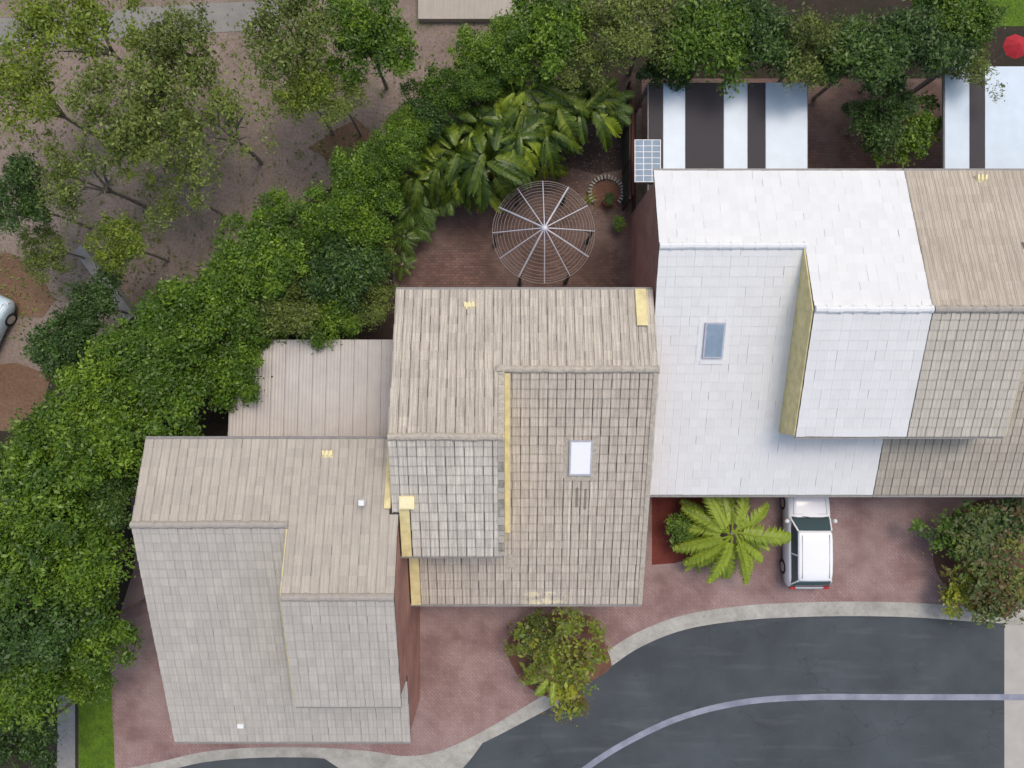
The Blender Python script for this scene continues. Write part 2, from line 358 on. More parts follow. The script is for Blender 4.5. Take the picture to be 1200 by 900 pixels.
struct('mulch_bed', flat([(P_, Q_) for P_, Q_ in [(655+60*math.cos(t)+4*math.sin(5*t), 766+50*math.sin(t)+4*math.cos(4*t)) for t in np.linspace(0, 2*math.pi, 28)[:-1]] if True][::-1], .001), 'mulch')
struct('red_mulch_bed', flat([(764, 560), (845, 560), (842, 628), (820, 652), (790, 660), (764, 662)], .001), 'red_mulch')
struct('side_mulch_bed', flat([(1165+72*math.cos(t), 648+64*math.sin(t)) for t in np.linspace(0, 2*math.pi, 28)[:-1]], .001), 'mulch')
struct('scrub_patch', flat([(x+12*math.sin(i*2.3), y+9*math.cos(i*1.7)) for i, (x, y) in enumerate([(360, 165), (390, 150), (430, 148), (445, 165), (430, 188), (395, 196), (366, 188)])], -.003), 'brown_dirt')
struct('sandy_patch', flat([(-60, 300), (10, 296), (46, 320), (64, 352), (50, 372), (-60, 366)], .001), 'brown_dirt')
struct('red_dirt_patch', flat([(-60, 432), (20, 425), (60, 440), (50, 475), (10, 505), (-60, 505)], .001), 'brown_dirt')

# ---------------------------------------------------------------- roof tiles
TW, TG, TL = .3125, .345, .41
prof = [(.004, -.012), (.004, .024), (.030, .029), (.047, .010), (.135, .010), (.152, .021), (.169, .010), (.272, .010), (.285, -.001), (.3112, -.002)]
def tile_template(wd, gauge, relief=1.0):
    sx = wd/TW; n = len(prof); Lh = gauge+.06
    pf = prof if relief == 1 else [(x if 0 < i < n-1 else (-.002 if i == 0 else .3125), z) for i, (x, z) in enumerate(prof)]
    V = [(x*sx, 0, z*relief+.014) for x, z in pf]+[(x*sx, Lh, z*relief+.006) for x, z in pf]+[(x*sx, .004, -.012) for x, z in pf]
    Fc = [(i, i+1, n+i+1, n+i) for i in range(n-1)]+[(2*n+i, 2*n+i+1, i+1, i) for i in range(n-1)]
    uv = [(x/TW, 0) for x, z in prof]+[(x/TW, 1) for x, z in prof]+[(x/TW, 0) for x, z in prof]
    return np.array(V), Fc, uv
def uvmesh(name, V, Fc, uv, mat, tint=None):
    me = bpy.data.meshes.new(name); me.from_pydata(V.tolist() if hasattr(V, 'tolist') else V, [], Fc)
    l = me.uv_layers.new(name='uv'); idx = np.empty(len(me.loops), dtype=np.int32); me.loops.foreach_get('vertex_index', idx)
    l.data.foreach_set('uv', np.array(uv, dtype=np.float32)[idx].ravel())
    if tint is not None:
        a = me.attributes.new('tint', 'FLOAT', 'POINT'); a.data.foreach_set('value', np.array(tint, dtype=np.float32))
    me.materials.append(M[mat]); return me
def slope_tiles(x0, x1, ye, ze, yr, zr, mat, keep=None, relief=1.0, skip=None):
    """list of (matrix, template key, material) covering one roof plane from eave (ye,ze) to ridge (yr,zr)"""
    L = math.hypot(yr-ye, zr-ze); nr = max(1, round(L/TG)); g = L/nr
    nc = max(1, round((x1-x0)/TW)); wd = (x1-x0)/nc
    u = Vector((0, yr-ye, zr-ze)).normalized(); s = 1 if yr > ye else -1
    ex = Vector((s, 0, 0)); nn = ex.cross(u)
    out = []
    for r in range(nr):
        for c in range(nc):
            xo = x0+c*wd if s > 0 else x1-c*wd
            p = Vector((xo, ye, ze))+u*(r*g)+nn*.035
            cen = p+ex*wd/2+u*g/2
            if keep and not keep(cen): continue
            if skip and skip(cen): continue
            jt = random.gauss(0, .0035*relief); tilt = -math.atan(.021*relief/g)+random.gauss(0, .003*relief)
            m = Matrix.Translation(p+ex*random.gauss(0, .0035)+u*random.gauss(0, .004)) @ Matrix((ex, u, nn)).transposed().to_4x4() @ Matrix.Rotation(tilt, 4, 'X') @ Matrix.Rotation(jt, 4, 'Z') @ Matrix.Rotation(random.gauss(0, .006), 4, 'Y')
            out.append((m, (round(wd, 4), round(g, 4), relief), mat, cen))
    return out
def proj_area(m, key):
    pts = [m@Vector(q) for q in ((0, 0, 0), (key[0], 0, 0), (key[0], key[1], 0), (0, key[1], 0))]
    q = [(F*p.x/(H-p.z), F*p.y/(H-p.z)) for p in pts]
    return abs(sum(q[i][0]*q[(i+1)%4][1]-q[(i+1)%4][0]*q[i][1] for i in range(4)))/2
_tm = {}
def place_tiles(tiles, roof, singles=0):
    tiles = sorted(tiles, key=lambda t: -proj_area(t[0], t[1]))
    inv = Matrix.Translation(-roof.parent.location)
    for m, key, mat, cen in tiles[:singles]:
        kk = (key, mat)
        if kk not in _tm:
            V, Fc, uv = tile_template(*key); _tm[kk] = uvmesh('roof_tile', V, Fc, uv, mat)
        o = link('roof_tile', _tm[kk], roof); o.matrix_local = inv@m
    rest = tiles[singles:]
    if not rest: return
    mats = []; Vs = []; Fs = []; UV = []; T = []; MI = []; base = 0
    for m, key, mat, cen in rest:
        V, Fc, uv = tile_template(*key); A = np.array(inv@m)
        V = V@A[:3, :3].T+A[:3, 3]; Vs.append(V); Fs += [tuple(base+i for i in f) for f in Fc]; base += len(V); UV += uv
        T += [random.random()]*len(V)
        if mat not in mats: mats.append(mat)
        MI += [mats.index(mat)]*len(Fc)
    me = uvmesh('roof_tiles', np.concatenate(Vs), Fs, UV, mats[0], T)
    for x in mats[1:]: me.materials.append(M[x])
    me.polygons.foreach_set('material_index', MI)
    o = link('roof_tiles', me, roof); o['kind'] = 'stuff'

def ridge_caps(roof, x0, x1, y, z, mat, n=None, r=.13):
    inv = -roof.parent.location; n = n or max(1, round((x1-x0)/.42)); L = (x1-x0)/n
    m = MB(); pr = [(-r, -.075), (-r*.92, -.01), (-r*.6, .045), (0, .068), (r*.6, .045), (r*.92, -.01), (r, -.075)]
    vs = []; q = len(pr)
    for x, s in ((0, 1), (L*.86, .95), (L*.86, 1.1), (L+.02, 1.1)): vs += [(x, a*s, b*s) for a, b in pr]
    fs = []
    for kx in range(3): fs += [(kx*q+i+1, kx*q+i, (kx+1)*q+i, (kx+1)*q+i+1) for i in range(q-1)]
    fs += [tuple(range(q)), tuple(3*q+i for i in range(q))[::-1]]
    m.add(vs, fs); me = m.mesh('ridge_cap', mat)
    for i in range(n):
        o = link('ridge_cap', me, roof); o.location = Vector((x0+i*L, y+random.gauss(0, .006), z+.045+random.gauss(0, .004)))+inv
        o.rotation_euler = (0, 0, random.gauss(0, .008))

def shift(mb, t):
    mb.v = [tuple(Vector(p)-t) for p in mb.v]; return mb

def window(wall, x, y, z, wd, ht, face):     # framed window on a wall facing +Y or -Y
    t = wall.parent.location; s = 1 if face > 0 else -1
    f = MB(); e = .05
    for a, b in (((x, z), (x+wd, z+e)), ((x, z+ht-e), (x+wd, z+ht)), ((x, z+e), (x+e, z+ht-e)), ((x+wd-e, z+e), (x+wd, z+ht-e)), ((x+wd/2-e/2, z+e), (x+wd/2+e/2, z+ht-e))):
        f.box((a[0], min(y, y+s*.06), a[1]), (b[0], max(y, y+s*.06), b[1]))
    fo = shift(f, t).build('window', 'white', wall)
    p = MB(); p.box((x+.03, min(y+s*.01, y+s*.03), z+.03), (x+wd-.03, max(y+s*.01, y+s*.03), z+ht-.03)); shift(p, t).build('pane', 'glass_dark', wall)

def unit(label, yb, xlow, xhigh, tb, tlf, trf, relief=1, singles=0, ridge='ridge', keep=None, wallmat='brick_wall', gable=True, wallx=None):
    """one terrace house; xlow=(x0,x1) of the low-ridge part, xhigh=(x0,x1) of the raised part"""
    Y0, Y1, Y2, Y3, Y4 = yb, yb-2.83, yb-5.08, yb-9.39, yb-11.8
    z0, z1, z2, z3, z4 = 4.9, 5.82, 6.55, 5.05, 2.82
    xa, xb = min(xlow[0], xhigh[0]), max(xlow[1], xhigh[1])
    t = thing('terrace_house', label, 'house', ((xa+xb)/2, (Y0+Y4)/2, 0)); T = t.location
    sl = (z1-z4)/(Y1-Y4)
    zl = lambda y: z4+(y-Y4)*sl
    # walls: two side-profile prisms
    wm = MB(); e = .12
    xin = .03
    for (x0, x1), pr in (((xlow[0]+xin, xlow[1]-xin), [(Y0-.35, 0), (Y0-.35, z0+.35*.325-e), (Y1, z1-e-.03), (Y4+.35, z4+.35*sl-e), (Y4+.35, 0)]),
                         ((xhigh[0]+xin, xhigh[1]-xin), [(Y0-.34, 0), (Y0-.34, z0+.34*.325-e), (Y2, z2-e-.03), (Y3+.35, z3+.35*.348-e), (Y3+.35, zl(Y3+.35)-e), (Y4+.34, z4+.34*sl-e), (Y4+.34, 0)])):
        n = len(pr); vs = [(x0, y, z) for y, z in pr]+[(x1, y, z) for y, z in pr]
        wm.add(vs, [tuple(range(n)), tuple(range(n, 2*n))[::-1]]+[(i, n+i, n+(i+1)%n, (i+1)%n) for i in range(n)])
    wall = shift(wm, T).build('wall', wallmat, t)
    for xx in (xa+.9, (xa+xb)/2+.3):
        window(wall, xx, Y0-.35, 3.2, 1.4, 1.0, 1); window(wall, xx, Y0-.35, .8, 1.4, 1.2, 1)
    window(wall, xlow[0]+1.2, Y4+.35, .9, 1.6, 1.1, -1)
    # roof deck slabs
    rm = MB()
    def slab(x0, x1, ya, za, yb_, zb):
        rm.add([(x0, ya, za-.06), (x1, ya, za-.06), (x1, yb_, zb-.06), (x0, yb_, zb-.06), (x0, ya, za), (x1, ya, za), (x1, yb_, zb), (x0, yb_, zb)],
               [(0, 3, 2, 1), (4, 5, 6, 7), (0, 1, 5, 4), (1, 2, 6, 5), (2, 3, 7, 6), (3, 0, 4, 7)] if yb_ > ya else [(0, 1, 2, 3), (7, 6, 5, 4), (4, 5, 1, 0), (5, 6, 2, 1), (6, 7, 3, 2), (7, 4, 0, 3)])
    slab(xlow[0], xlow[1], Y0, z0, Y1, z1); slab(xhigh[0], xhigh[1], Y0, z0, Y2, z2)
    slab(xlow[0], xlow[1], Y4, z4, Y1, z1); slab(xhigh[0], xhigh[1], Y3, z3, Y2, z2); slab(xhigh[0], xhigh[1], Y4, z4, Y3+.5, zl(Y3+.5))
    roof = shift(rm, T).build('roof', 'underlay', t)
    tl = []
    tl += slope_tiles(xa, xb, Y0, z0, Y1, z1, tb, keep, relief)
    tl += slope_tiles(xhigh[0], xhigh[1], Y1, z1, Y2, z2, tb, keep, relief)
    tl += slope_tiles(xlow[0], xlow[1], Y4, z4, Y1, z1, tlf, keep, relief, skip=getattr(unit, 'hole', None))
    tl += slope_tiles(xhigh[0], xhigh[1], Y3, z3, Y2, z2, trf, keep, relief)
    Lq = [q for q in slope_tiles(xhigh[0], xhigh[1], Y4, z4, Y1, z1, tlf, keep, relief) if q[3].y < Y3+.35]
    tl += Lq
    place_tiles(tl, roof, singles)
    xj = xlow[0] if xlow[0] > xhigh[0] else xlow[1]
    ridge_caps(roof, xlow[0], xlow[1], Y1, z1+.03, ridge)
    ridge_caps(roof, xhigh[0]+.02, xhigh[1]-.02, Y2, z2+.03, ridge)
    # rendered gable infill on the inner side of the raised part, verge trim
    side = 1 if xlow[0] > xhigh[0] else -1
    gm = MB(); x0 = xj+side*.004; x1 = xj+side*.05
    pr = [(Y1-.12, zl(Y1-.12)+.03), (Y1-.12, z1+.02+.12*.325), (Y2, z2-.02), (Y3+.02, z3), (Y3+.02, zl(Y3)+.03)]
    n = len(pr); gm.add([(x0, y, z) for y, z in pr]+[(x1, y, z) for y, z in pr], [tuple(range(n)), tuple(range(n, 2*n))[::-1]]+[(i, n+i, n+(i+1)%n, (i+1)%n) for i in range(n)])
    shift(gm, T).build('gable_infill', 'cream', t)
    # gutters
    gt = MB(); gt.box((xa, Y0+.01, z0-.1), (xb, Y0+.11, z0-.01)); shift(gt, T).build('gutter', 'gutter', t)
    gt = MB(); gt.box((xa, Y4-.12, z4-.1), (xb, Y4-.01, z4-.02)); shift(gt, T).build('gutter', 'gutter', t)
    gt = MB(); gt.box((xhigh[0], Y3-.1, z3-.09), (xhigh[1], Y3-.01, z3-.03)); shift(gt, T).build('gutter', 'gutter', t)
    return t, roof, wall, dict(Y=(Y0, Y1, Y2, Y3, Y4), z=(z0, z1, z2, z3, z4), zl=zl, T=T)

SJ = -4.25                             # where the subject's left boundary steps inwards
XJ = -.31
# skylight hole
SKX0, SKX1 = P(667, 0, 4.95).x, P(694, 0, 4.95).x
def hole(c): return SKX0 < c.x < SKX1 and P(0, 559, 4.8).y+.02 < c.y < P(0, 516, 5.0).y-.02
unit.hole = hole
subj, sroof, swall, G = unit('grey tiled house with a white skylight, behind the round frame courtyard', 3.33, (XJ, 5.0), (-4.12, XJ),
    'tile_warm', 'tile_front', 'tile_grey', 1.0, 300, keep=lambda c: c.y > SJ or c.x > -3.55)
unit.hole = None
left, lroof, lwall, GL = unit('grey-beige tiled house beside the diagonal tree belt, lowest on the left', -1.97, (-13.0, -7.65), (-7.65, -3.9),
    'tile_far', 'tile_far_grey', 'tile_far_grey', .7, 0, 'ridge_far', keep=lambda c: c.y < SJ-.1 or c.x < -4.3)
white, wroof, wwall, GW = unit('white painted tiled house with one blue-grey skylight and two striped patio panels', 7.55, (5.03, 10.0), (10.0, 13.9),
    'tile_white', 'tile_white', 'tile_white', .14, 0, 'ridge_white')
tan, troof, twall, GT = unit('tan tiled house joined to the white house at the right edge', 7.55, (17.4, 22.8), (13.92, 17.4),
    'tile_tan', 'tile_tan_low', 'tile_tan_front', .8, 0, 'ridge_far')

def wbox(name, mat, parent, a, b):
    m = MB(); m.box(a, b); return shift(m, parent.location if parent.parent is None else parent.parent.location).build(name, mat, parent)
def sloped(name, mat, t, x0, x1, ya, za, yb, zb, th=.06):
    m = MB(); m.add([(x0, ya, za-th), (x1, ya, za-th), (x1, yb, zb-th), (x0, yb, zb-th), (x0, ya, za), (x1, ya, za), (x1, yb, zb), (x0, yb, zb)],
        [(0, 3, 2, 1), (4, 5, 6, 7), (0, 1, 5, 4), (1, 2, 6, 5), (2, 3, 7, 6), (3, 0, 4, 7)]); return shift(m, t.location).build(name, mat, t)
Y, Z, zl = G['Y'], G['z'], G['zl']
# cream flashing down the step between raised and low parts of the main house
sloped('step_flashing', 'cream', subj, XJ+.055, XJ+.235, P(0, 624, 3.9).y, zl(P(0, 624, 3.9).y)+.14, Y[1]-.14, zl(Y[1]-.14)+.14, .09)
# mortar verge chunks along the right edge of the raised part
zr = lambda y: Z[3]+(y-Y[3])*(Z[2]-Z[3])/(Y[2]-Y[3])
zbk = lambda y: Z[0]+(Y[0]-y)*.3248
y = Y[3]+.02
while y < Y[2]-.1:
    h = random.uniform(.16, .34); h = min(h, Y[2]-.05-y)
    m = MB(); x0 = XJ-.16-random.uniform(0, .03)
    m.add([(x0, y, zr(y)+.03), (XJ+.05, y, zr(y)+.03), (XJ+.05, y+h-.015, zr(y+h)+.03), (x0, y+h-.015, zr(y+h)+.03), (x0+.01, y, zr(y)+.085), (XJ+.04, y, zr(y)+.085), (XJ+.04, y+h-.015, zr(y+h)+.085), (x0+.01, y+h-.015, zr(y+h)+.085)],
          [(0, 3, 2, 1), (4, 5, 6, 7), (0, 1, 5, 4), (1, 2, 6, 5), (2, 3, 7, 6), (3, 0, 4, 7)])
    shift(m, G['T']).build('verge_block', random.choice(['mortar', 'ridge', 'ridge_far', 'mortar', 'ridge', 'pale_concrete']), subj); y += h
y = Y[2]+.1
while y < Y[1]-.05:
    h = .33; m = MB(); x0 = XJ-.15; ye = min(y+h, Y[1]+.02)
    m.add([(x0, y, zbk(y)+.03), (XJ+.05, y, zbk(y)+.03), (XJ+.05, ye-.012, zbk(ye)+.03), (x0, ye-.012, zbk(ye)+.03), (x0, y, zbk(y)+.09), (XJ+.05, y, zbk(y)+.09), (XJ+.05, ye-.012, zbk(ye)+.09), (x0, ye-.012, zbk(ye)+.09)],
          [(0, 3, 2, 1), (4, 5, 6, 7), (0, 1, 5, 4), (1, 2, 6, 5), (2, 3, 7, 6), (3, 0, 4, 7)])
    shift(m, G['T']).build('verge_cap', 'ridge', subj); y += h
wbox('hip_cap', 'ridge', subj, (XJ-.22, Y[1]-.06, Z[1]+.06), (XJ+.03, Y[1]+.16, Z[1]+.16))
# party-wall copings of the main house
sloped('party_coping', 'cream', subj, -3.86, -3.52, Y[3]+.0, Z[3]+.13, SJ, zr(SJ)+.13, .3)
sloped('party_coping', 'cream', subj, -3.86, -3.5, Y[4]-.02, Z[4]+.12, Y[3]+.3, zl(Y[3]+.3)+.12, .3)
cc = P(476.5, 589.5, 6.0)
cm = MB(); cm.box((cc.x-.26, cc.y-.22, 5.5), (cc.x+.25, cc.y+.22, 5.98)); cm.box((cc.x-.22, cc.y-.18, 5.98), (cc.x+.21, cc.y+.18, 6.03)); shift(cm, G['T']).build('coping_head', 'cream_pale', subj)
m = sloped('party_coping', 'cream', subj, P(744.5, 0, 5.1).x, P(757, 0, 5.1).x, P(0, 382, 5.2).y, zbk(P(0, 382, 5.2).y)+.16, Y[0]+.03, Z[0]+.16, .2)
m = sloped('party_coping', 'ridge', subj, 4.83, 5.0, Y[4], Z[4]+.1, Y[1], Z[1]+.1, .08)
m = sloped('party_coping', 'cream', left, -4.38, -4.16, SJ, zbk(Y[0])+.93, GL['Y'][0], 4.9+.14, .2)
# skylight
def skylight(t, flash, zc, slope, y0p, y1p, x0p, x1p, mat, T, zf):
    xa, xb = P(x0p, 0, zc).x, P(x1p, 0, zc).x; ya, yb = P(0, y1p, zc-.15).y, P(0, y0p, zc+.1).y
    f = MB()
    def q(x0, x1, y0, y1, dz0, dz1):
        return [(x0, y0, zf(y0)+dz0), (x1, y0, zf(y0)+dz0), (x1, y1, zf(y1)+dz0), (x0, y1, zf(y1)+dz0), (x0, y0, zf(y0)+dz1), (x1, y0, zf(y0)+dz1), (x1, y1, zf(y1)+dz1), (x0, y1, zf(y1)+dz1)]
    Fs = [(0, 3, 2, 1), (4, 5, 6, 7), (0, 1, 5, 4), (1, 2, 6, 5), (2, 3, 7, 6), (3, 0, 4, 7)]; e = .065
    for a in ((xa, xa+e, ya, yb), (xb-e, xb, ya, yb), (xa+e, xb-e, ya, ya+e), (xa+e, xb-e, yb-e, yb)): f.add(q(*a, -.02, .15), Fs)
    fo = shift(f, T).build('skylight', 'steel', t)
    p = MB(); p.add(q(xa+e, xb-e, ya+e, yb-e, .08, .155), Fs); shift(p, T).build('pane', mat, fo)
    a = MB(); a.add(q(xa-.06, xb+.06, ya-.2, ya-.003, .045, .075), Fs); a.add(q(xa-.2, xa-.003, ya-.1, yb+.12, .02, .062), Fs); a.add(q(xb+.003, xb+.16, ya-.1, yb+.12, .02, .062), Fs); shift(a, T).build('apron_flashing', flash, fo)
skylight(sroof, 'ridge', 4.95, 0, 516, 558, 667, 694, 'acrylic', G['T'], zl)
skylight(wroof, 'ridge_white', 5.0, 0, 378, 420, 826, 850, 'blue_panel', GW['T'], GW['zl'])
# roof vents (cream tiles with three raised cowls)
def vent(roof, px, py, T, zf, zc):
    c = P(px, py, zc); m = MB(); z = zf(c.y)
    m.box((c.x-.19, c.y-.13, z+.03), (c.x+.19, c.y+.12, z+.075))
    for dx in (-.14, 0, .14):
        m.add([(c.x+dx-.045, c.y-.08, z+.075), (c.x+dx+.045, c.y-.08, z+.075), (c.x+dx+.045, c.y+.15, z+.075), (c.x+dx-.045, c.y+.15, z+.075), (c.x+dx-.03, c.y-.02, z+.15), (c.x+dx+.03, c.y-.02, z+.15), (c.x+dx+.035, c.y+.15, z+.16), (c.x+dx-.035, c.y+.15, z+.16)],
              [(0, 3, 2, 1), (4, 5, 6, 7), (0, 1, 5, 4), (1, 2, 6, 5), (2, 3, 7, 6), (3, 0, 4, 7)])
    shift(m, T).build('roof_vent', 'cream_pale', roof)
vent(sroof, 550, 359, G['T'], zbk, 5.1)
bk = lambda G_: (lambda y: 4.9+(G_['Y'][0]-y)*.3248)
vent(lroof, 385, 532, GL['T'], bk(GL), 5.0); vent(troof, 1148, 211, GT['T'], bk(GT), 5.0)
# pale replacement tiles
def patch(roof, px, py, wp, hp, zf, T, mat='cream_pale', zc=4.2):
    c = P(px, py, zc); w_, h_ = wp*.031/2, hp*.031/2; m = MB()
    m.add([(c.x-w_, c.y-h_, zf(c.y-h_)+.05), (c.x+w_, c.y-h_, zf(c.y-h_)+.05), (c.x+w_, c.y+h_, zf(c.y+h_)+.05), (c.x-w_, c.y+h_, zf(c.y+h_)+.05),
           (c.x-w_, c.y-h_, zf(c.y-h_)+.078), (c.x+w_, c.y-h_, zf(c.y-h_)+.078), (c.x+w_, c.y+h_, zf(c.y+h_)+.072), (c.x-w_, c.y+h_, zf(c.y+h_)+.072)],
          [(0, 3, 2, 1), (4, 5, 6, 7), (0, 1, 5, 4), (1, 2, 6, 5), (2, 3, 7, 6), (3, 0, 4, 7)]); o = shift(m, T).build('pale_tile', mat, roof)
patch(sroof, 599, 659, 9.5, 18, zl, G['T'], 'ridge', 3.6)
patch(sroof, 656, 583, 8, 20, zl, G['T'], 'ridge', 4.2) if False else None
# vertical pipes / small fixtures on neighbours
wbox('cowl', 'white', lroof, (P(425, 0, 6).x-.09, P(0, 588, 6).y-.09, 5.9), (P(425, 0, 6).x+.09, P(0, 588, 6).y+.09, 6.25))
wbox('cowl', 'white', lroof, (P(281, 0, 3.3).x-.12, P(0, 852, 3.3).y-.08, 3.0), (P(281, 0, 3.3).x+.12, P(0, 852, 3.3).y+.08, 3.25))

# left house: low patio roof at the back
t = thing('patio_roof', 'low grey-lilac sheet roof behind the left house, beside the tree belt', 'patio roof', (P(365, 0, 2.9).x, 0, 0)); T = t.location
x0, x1 = P(270, 0, 2.9).x, -4.5; ya, yb = -2.2, P(0, 398, 2.8).y
N = 12; zt = lambda y: 3.15-(y-ya)*.09
for i in range(N):
    xa = x0+(x1-x0)*i/N; xb = x0+(x1-x0)*(i+1)/N-.012
    m = MB(); kx = 8
    for j in range(kx):
        u0 = xa+(xb-xa)*j/kx; u1 = xa+(xb-xa)*(j+1)/kx; h = .018 if j % 2 else 0; h2 = 0 if j % 2 else .018
        m.add([(u0, ya, zt(ya)+h), (u1, ya, zt(ya)+h2), (u1, yb, zt(yb)+h2), (u0, yb, zt(yb)+h)], [(0, 1, 2, 3)])
    shift(m, T).build('roof_sheet', 'lilac_sheet', t)
m = MB(); m.box((x0, yb-.08, zt(yb)-.15), (x1, yb, zt(yb)-.02)); m.box((x0, ya, zt(ya)-.18), (x1, ya+.08, zt(ya)-.05)); shift(m, T).build('frame', 'wood_dark', t)
for xx in (x0+.1, (x0+x1)/2, x1-.1):
    m = MB(); m.box((xx-.05, yb-.1, 0), (xx+.05, yb-.0, zt(yb)-.15)); shift(m, T).build('post', 'wood_dark', t)

# striped patio covers behind the white and tan houses
def cover(label, y0p, y1, z, sheets, grp):
    xa, xb = P(sheets[0][0], 0, z).x, P(sheets[-1][1], 0, z).x; ya, yb = y1, P(0, y0p, z).y
    t = thing('patio_cover', label, 'patio cover', ((xa+xb)/2, ya, 0), grp); T = t.location
    for a, b, mt in sheets:
        m = MB(); m.box((P(a, 0, z).x+.01, ya, z-.01), (P(b, 0, z).x-.01, yb, z+.01)); shift(m, T).build('roof_sheet', mt, t)
    for a in [s_[0] for s_ in sheets]+[sheets[-1][1]]:
        m = MB(); x = P(a, 0, z).x; m.box((x-.03, ya, z-.13), (x+.03, yb, z-.015)); shift(m, T).build('rafter', 'gutter', t)
    for x in (xa, xb):
        m = MB(); m.box((x-.05, yb-.1, 0), (x+.05, yb, z-.13)); shift(m, T).build('post', 'gutter', t)
    return t
cover('striped patio cover of white and smoky sheets behind the white roofed house', 97, 7.25, 2.6,
      [(760, 777, 'smoke_sheet'), (777, 803, 'poly_white'), (803, 848, 'smoke_sheet'), (848, 876, 'poly_white'), (876, 897, 'smoke_sheet'), (897, 946, 'poly_white')], 'patio covers')
cover('white patio cover with one grey strip at the top right corner', 78, 7.25, 2.6,
      [(1107, 1136, 'poly_white'), (1136, 1154, 'smoke_sheet'), (1154, 1215, 'poly_white'), (1215, 1260, 'poly_white')], 'patio covers')
# small blue glazed awning beside the trellis
t = thing('glazed_awning', 'small blue gridded glass awning above the trellis', 'awning', P(760, 190, 0)); T = t.location
xa, xb, ya, yb = P(744, 0, 2.75).x, P(774, 0, 2.75).x, P(0, 213, 2.75).y, P(0, 164, 2.75).y
for i in range(3):
    for j in range(7):
        m = MB(); ux = (xb-xa)/3; uy = (yb-ya)/7
        m.box((xa+i*ux+.015, ya+j*uy+.015, 2.735), (xa+(i+1)*ux-.015, ya+(j+1)*uy-.015, 2.75)); shift(m, T).build('pane', 'blue_panel', t)
m = MB()
for i in range(4): x = xa+i*(xb-xa)/3; m.box((x-.014, ya, 2.71), (x+.014, yb, 2.765))
for j in range(8): y = ya+j*(yb-ya)/7; m.box((xa-.014, y-.012, 2.715), (xb+.014, y+.012, 2.76))
shift(m, T).build('frame', 'white', t)

# rust coloured boundary wall panel between the courtyards
t = MB(); t.box((4.9, 7.75, 0), (5.02, 12.2, 1.2)); tag(t.build('boundary_wall', 'rust_wall'), 'low rust-red brick wall under the blue gridded awning', 'wall')
# trellis
t = thing('trellis', 'dark diagonal lattice trellis along the right side of the back garden', 'trellis', (4.72, 9.2, 0)); T = t.location
y0, y1, h = 7.45, 12.1, 1.75
m = MB(); m.box((4.7, y0, h), (4.76, y1, h+.05)); m.box((4.7, y0, .05), (4.76, y1, .1)); shift(m, T).build('frame', 'wood_dark', t)
for i in range(4):
    yy = y0+(y1-y0)*i/3; m = MB(); m.box((4.69, yy-.04, 0), (4.77, yy+.04, h+.08)); shift(m, T).build('post', 'wood_dark', t)
s = y0-h
while s < y1:
    for d, x in ((1, 4.715), (-1, 4.745)):
        a0 = max(y0, s); a1 = min(y1, s+h)
        if a1-a0 > .1:
            z_a, z_b = (a0-s, a1-s) if d > 0 else (h-(a0-s), h-(a1-s))
            m = MB(); m.bar((x, a0, z_a+.05), (x, a1, z_b), .014, .035); shift(m, T).build('lath', 'lattice', t)
    s += .2

# ---------------------------------------------------------------- gazebo frame
gc = Vector((P(637, 272, 2.2).x, P(637, 272, 2.2).y, 0)); gr = 2.02; ze, zc = 2.2, 2.92
t = thing('gazebo_frame', 'round bare silver gazebo frame with twelve spokes standing in the brick courtyard', 'gazebo frame', gc)
hub = MB(); hub.lathe([(.03, zc-.12), (.13, zc-.07), (.14, zc-.01), (.1, zc+.03), (.03, zc+.05)], 16); hub.build('hub', 'steel', t)
for i in range(12):
    a = R(90-30*i+1); e = Vector((gr*math.cos(a), gr*math.sin(a), ze)); thick = i % 2 == 1
    thick = i in (1, 4, 7, 10)
    m = MB(); pts = []
    for q in np.linspace(.05, 1, 7): pts.append((gr*q*math.cos(a), gr*q*math.sin(a), zc-(zc-ze)*q**1.15))
    m.tube(pts, .036 if thick else .024, 6); m.build('spoke', 'steel', t)
for q, rr in ((1.0, .012), (.955, .008), (.91, .010), (.845, .007), (.78, .010), (.71, .007), (.64, .009), (.57, .007), (.5, .009), (.43, .007), (.36, .009), (.295, .007), (.23, .009)):
    m = MB(); z = zc-(zc-ze)*q**1.15-.012; nn = 48
    pts = [(gr*q*math.cos(2*math.pi*j/nn), gr*q*math.sin(2*math.pi*j/nn), z-(.02*abs(math.sin(6*math.pi*j/nn)))) for j in range(nn+1)]
    m.tube(pts, rr, 5, False); m.build('ring', 'rust_wire', t)
for deg in (62, 2, -58, -118, 182, 122):
    a = R(deg); x, y = gr*.97*math.cos(a), gr*.97*math.sin(a)
    m = MB(); m.box((-.045, -.045, 0), (.045, .045, ze-.03), Matrix.Translation((x, y, 0))@Matrix.Rotation(a, 4, 'Z')); p = m.build('post', 'blackened', t)
    m = MB(); m.lathe([(.13, 0), (.13, .02), (.06, .035)], 10, (x, y, .008)); m.build('foot', 'blackened', p)
    m = MB(); m.bar((x*.99, y*.99, ze-.5), (x*.8, y*.8, ze+.02), .03); m.build('brace', 'blackened', p)

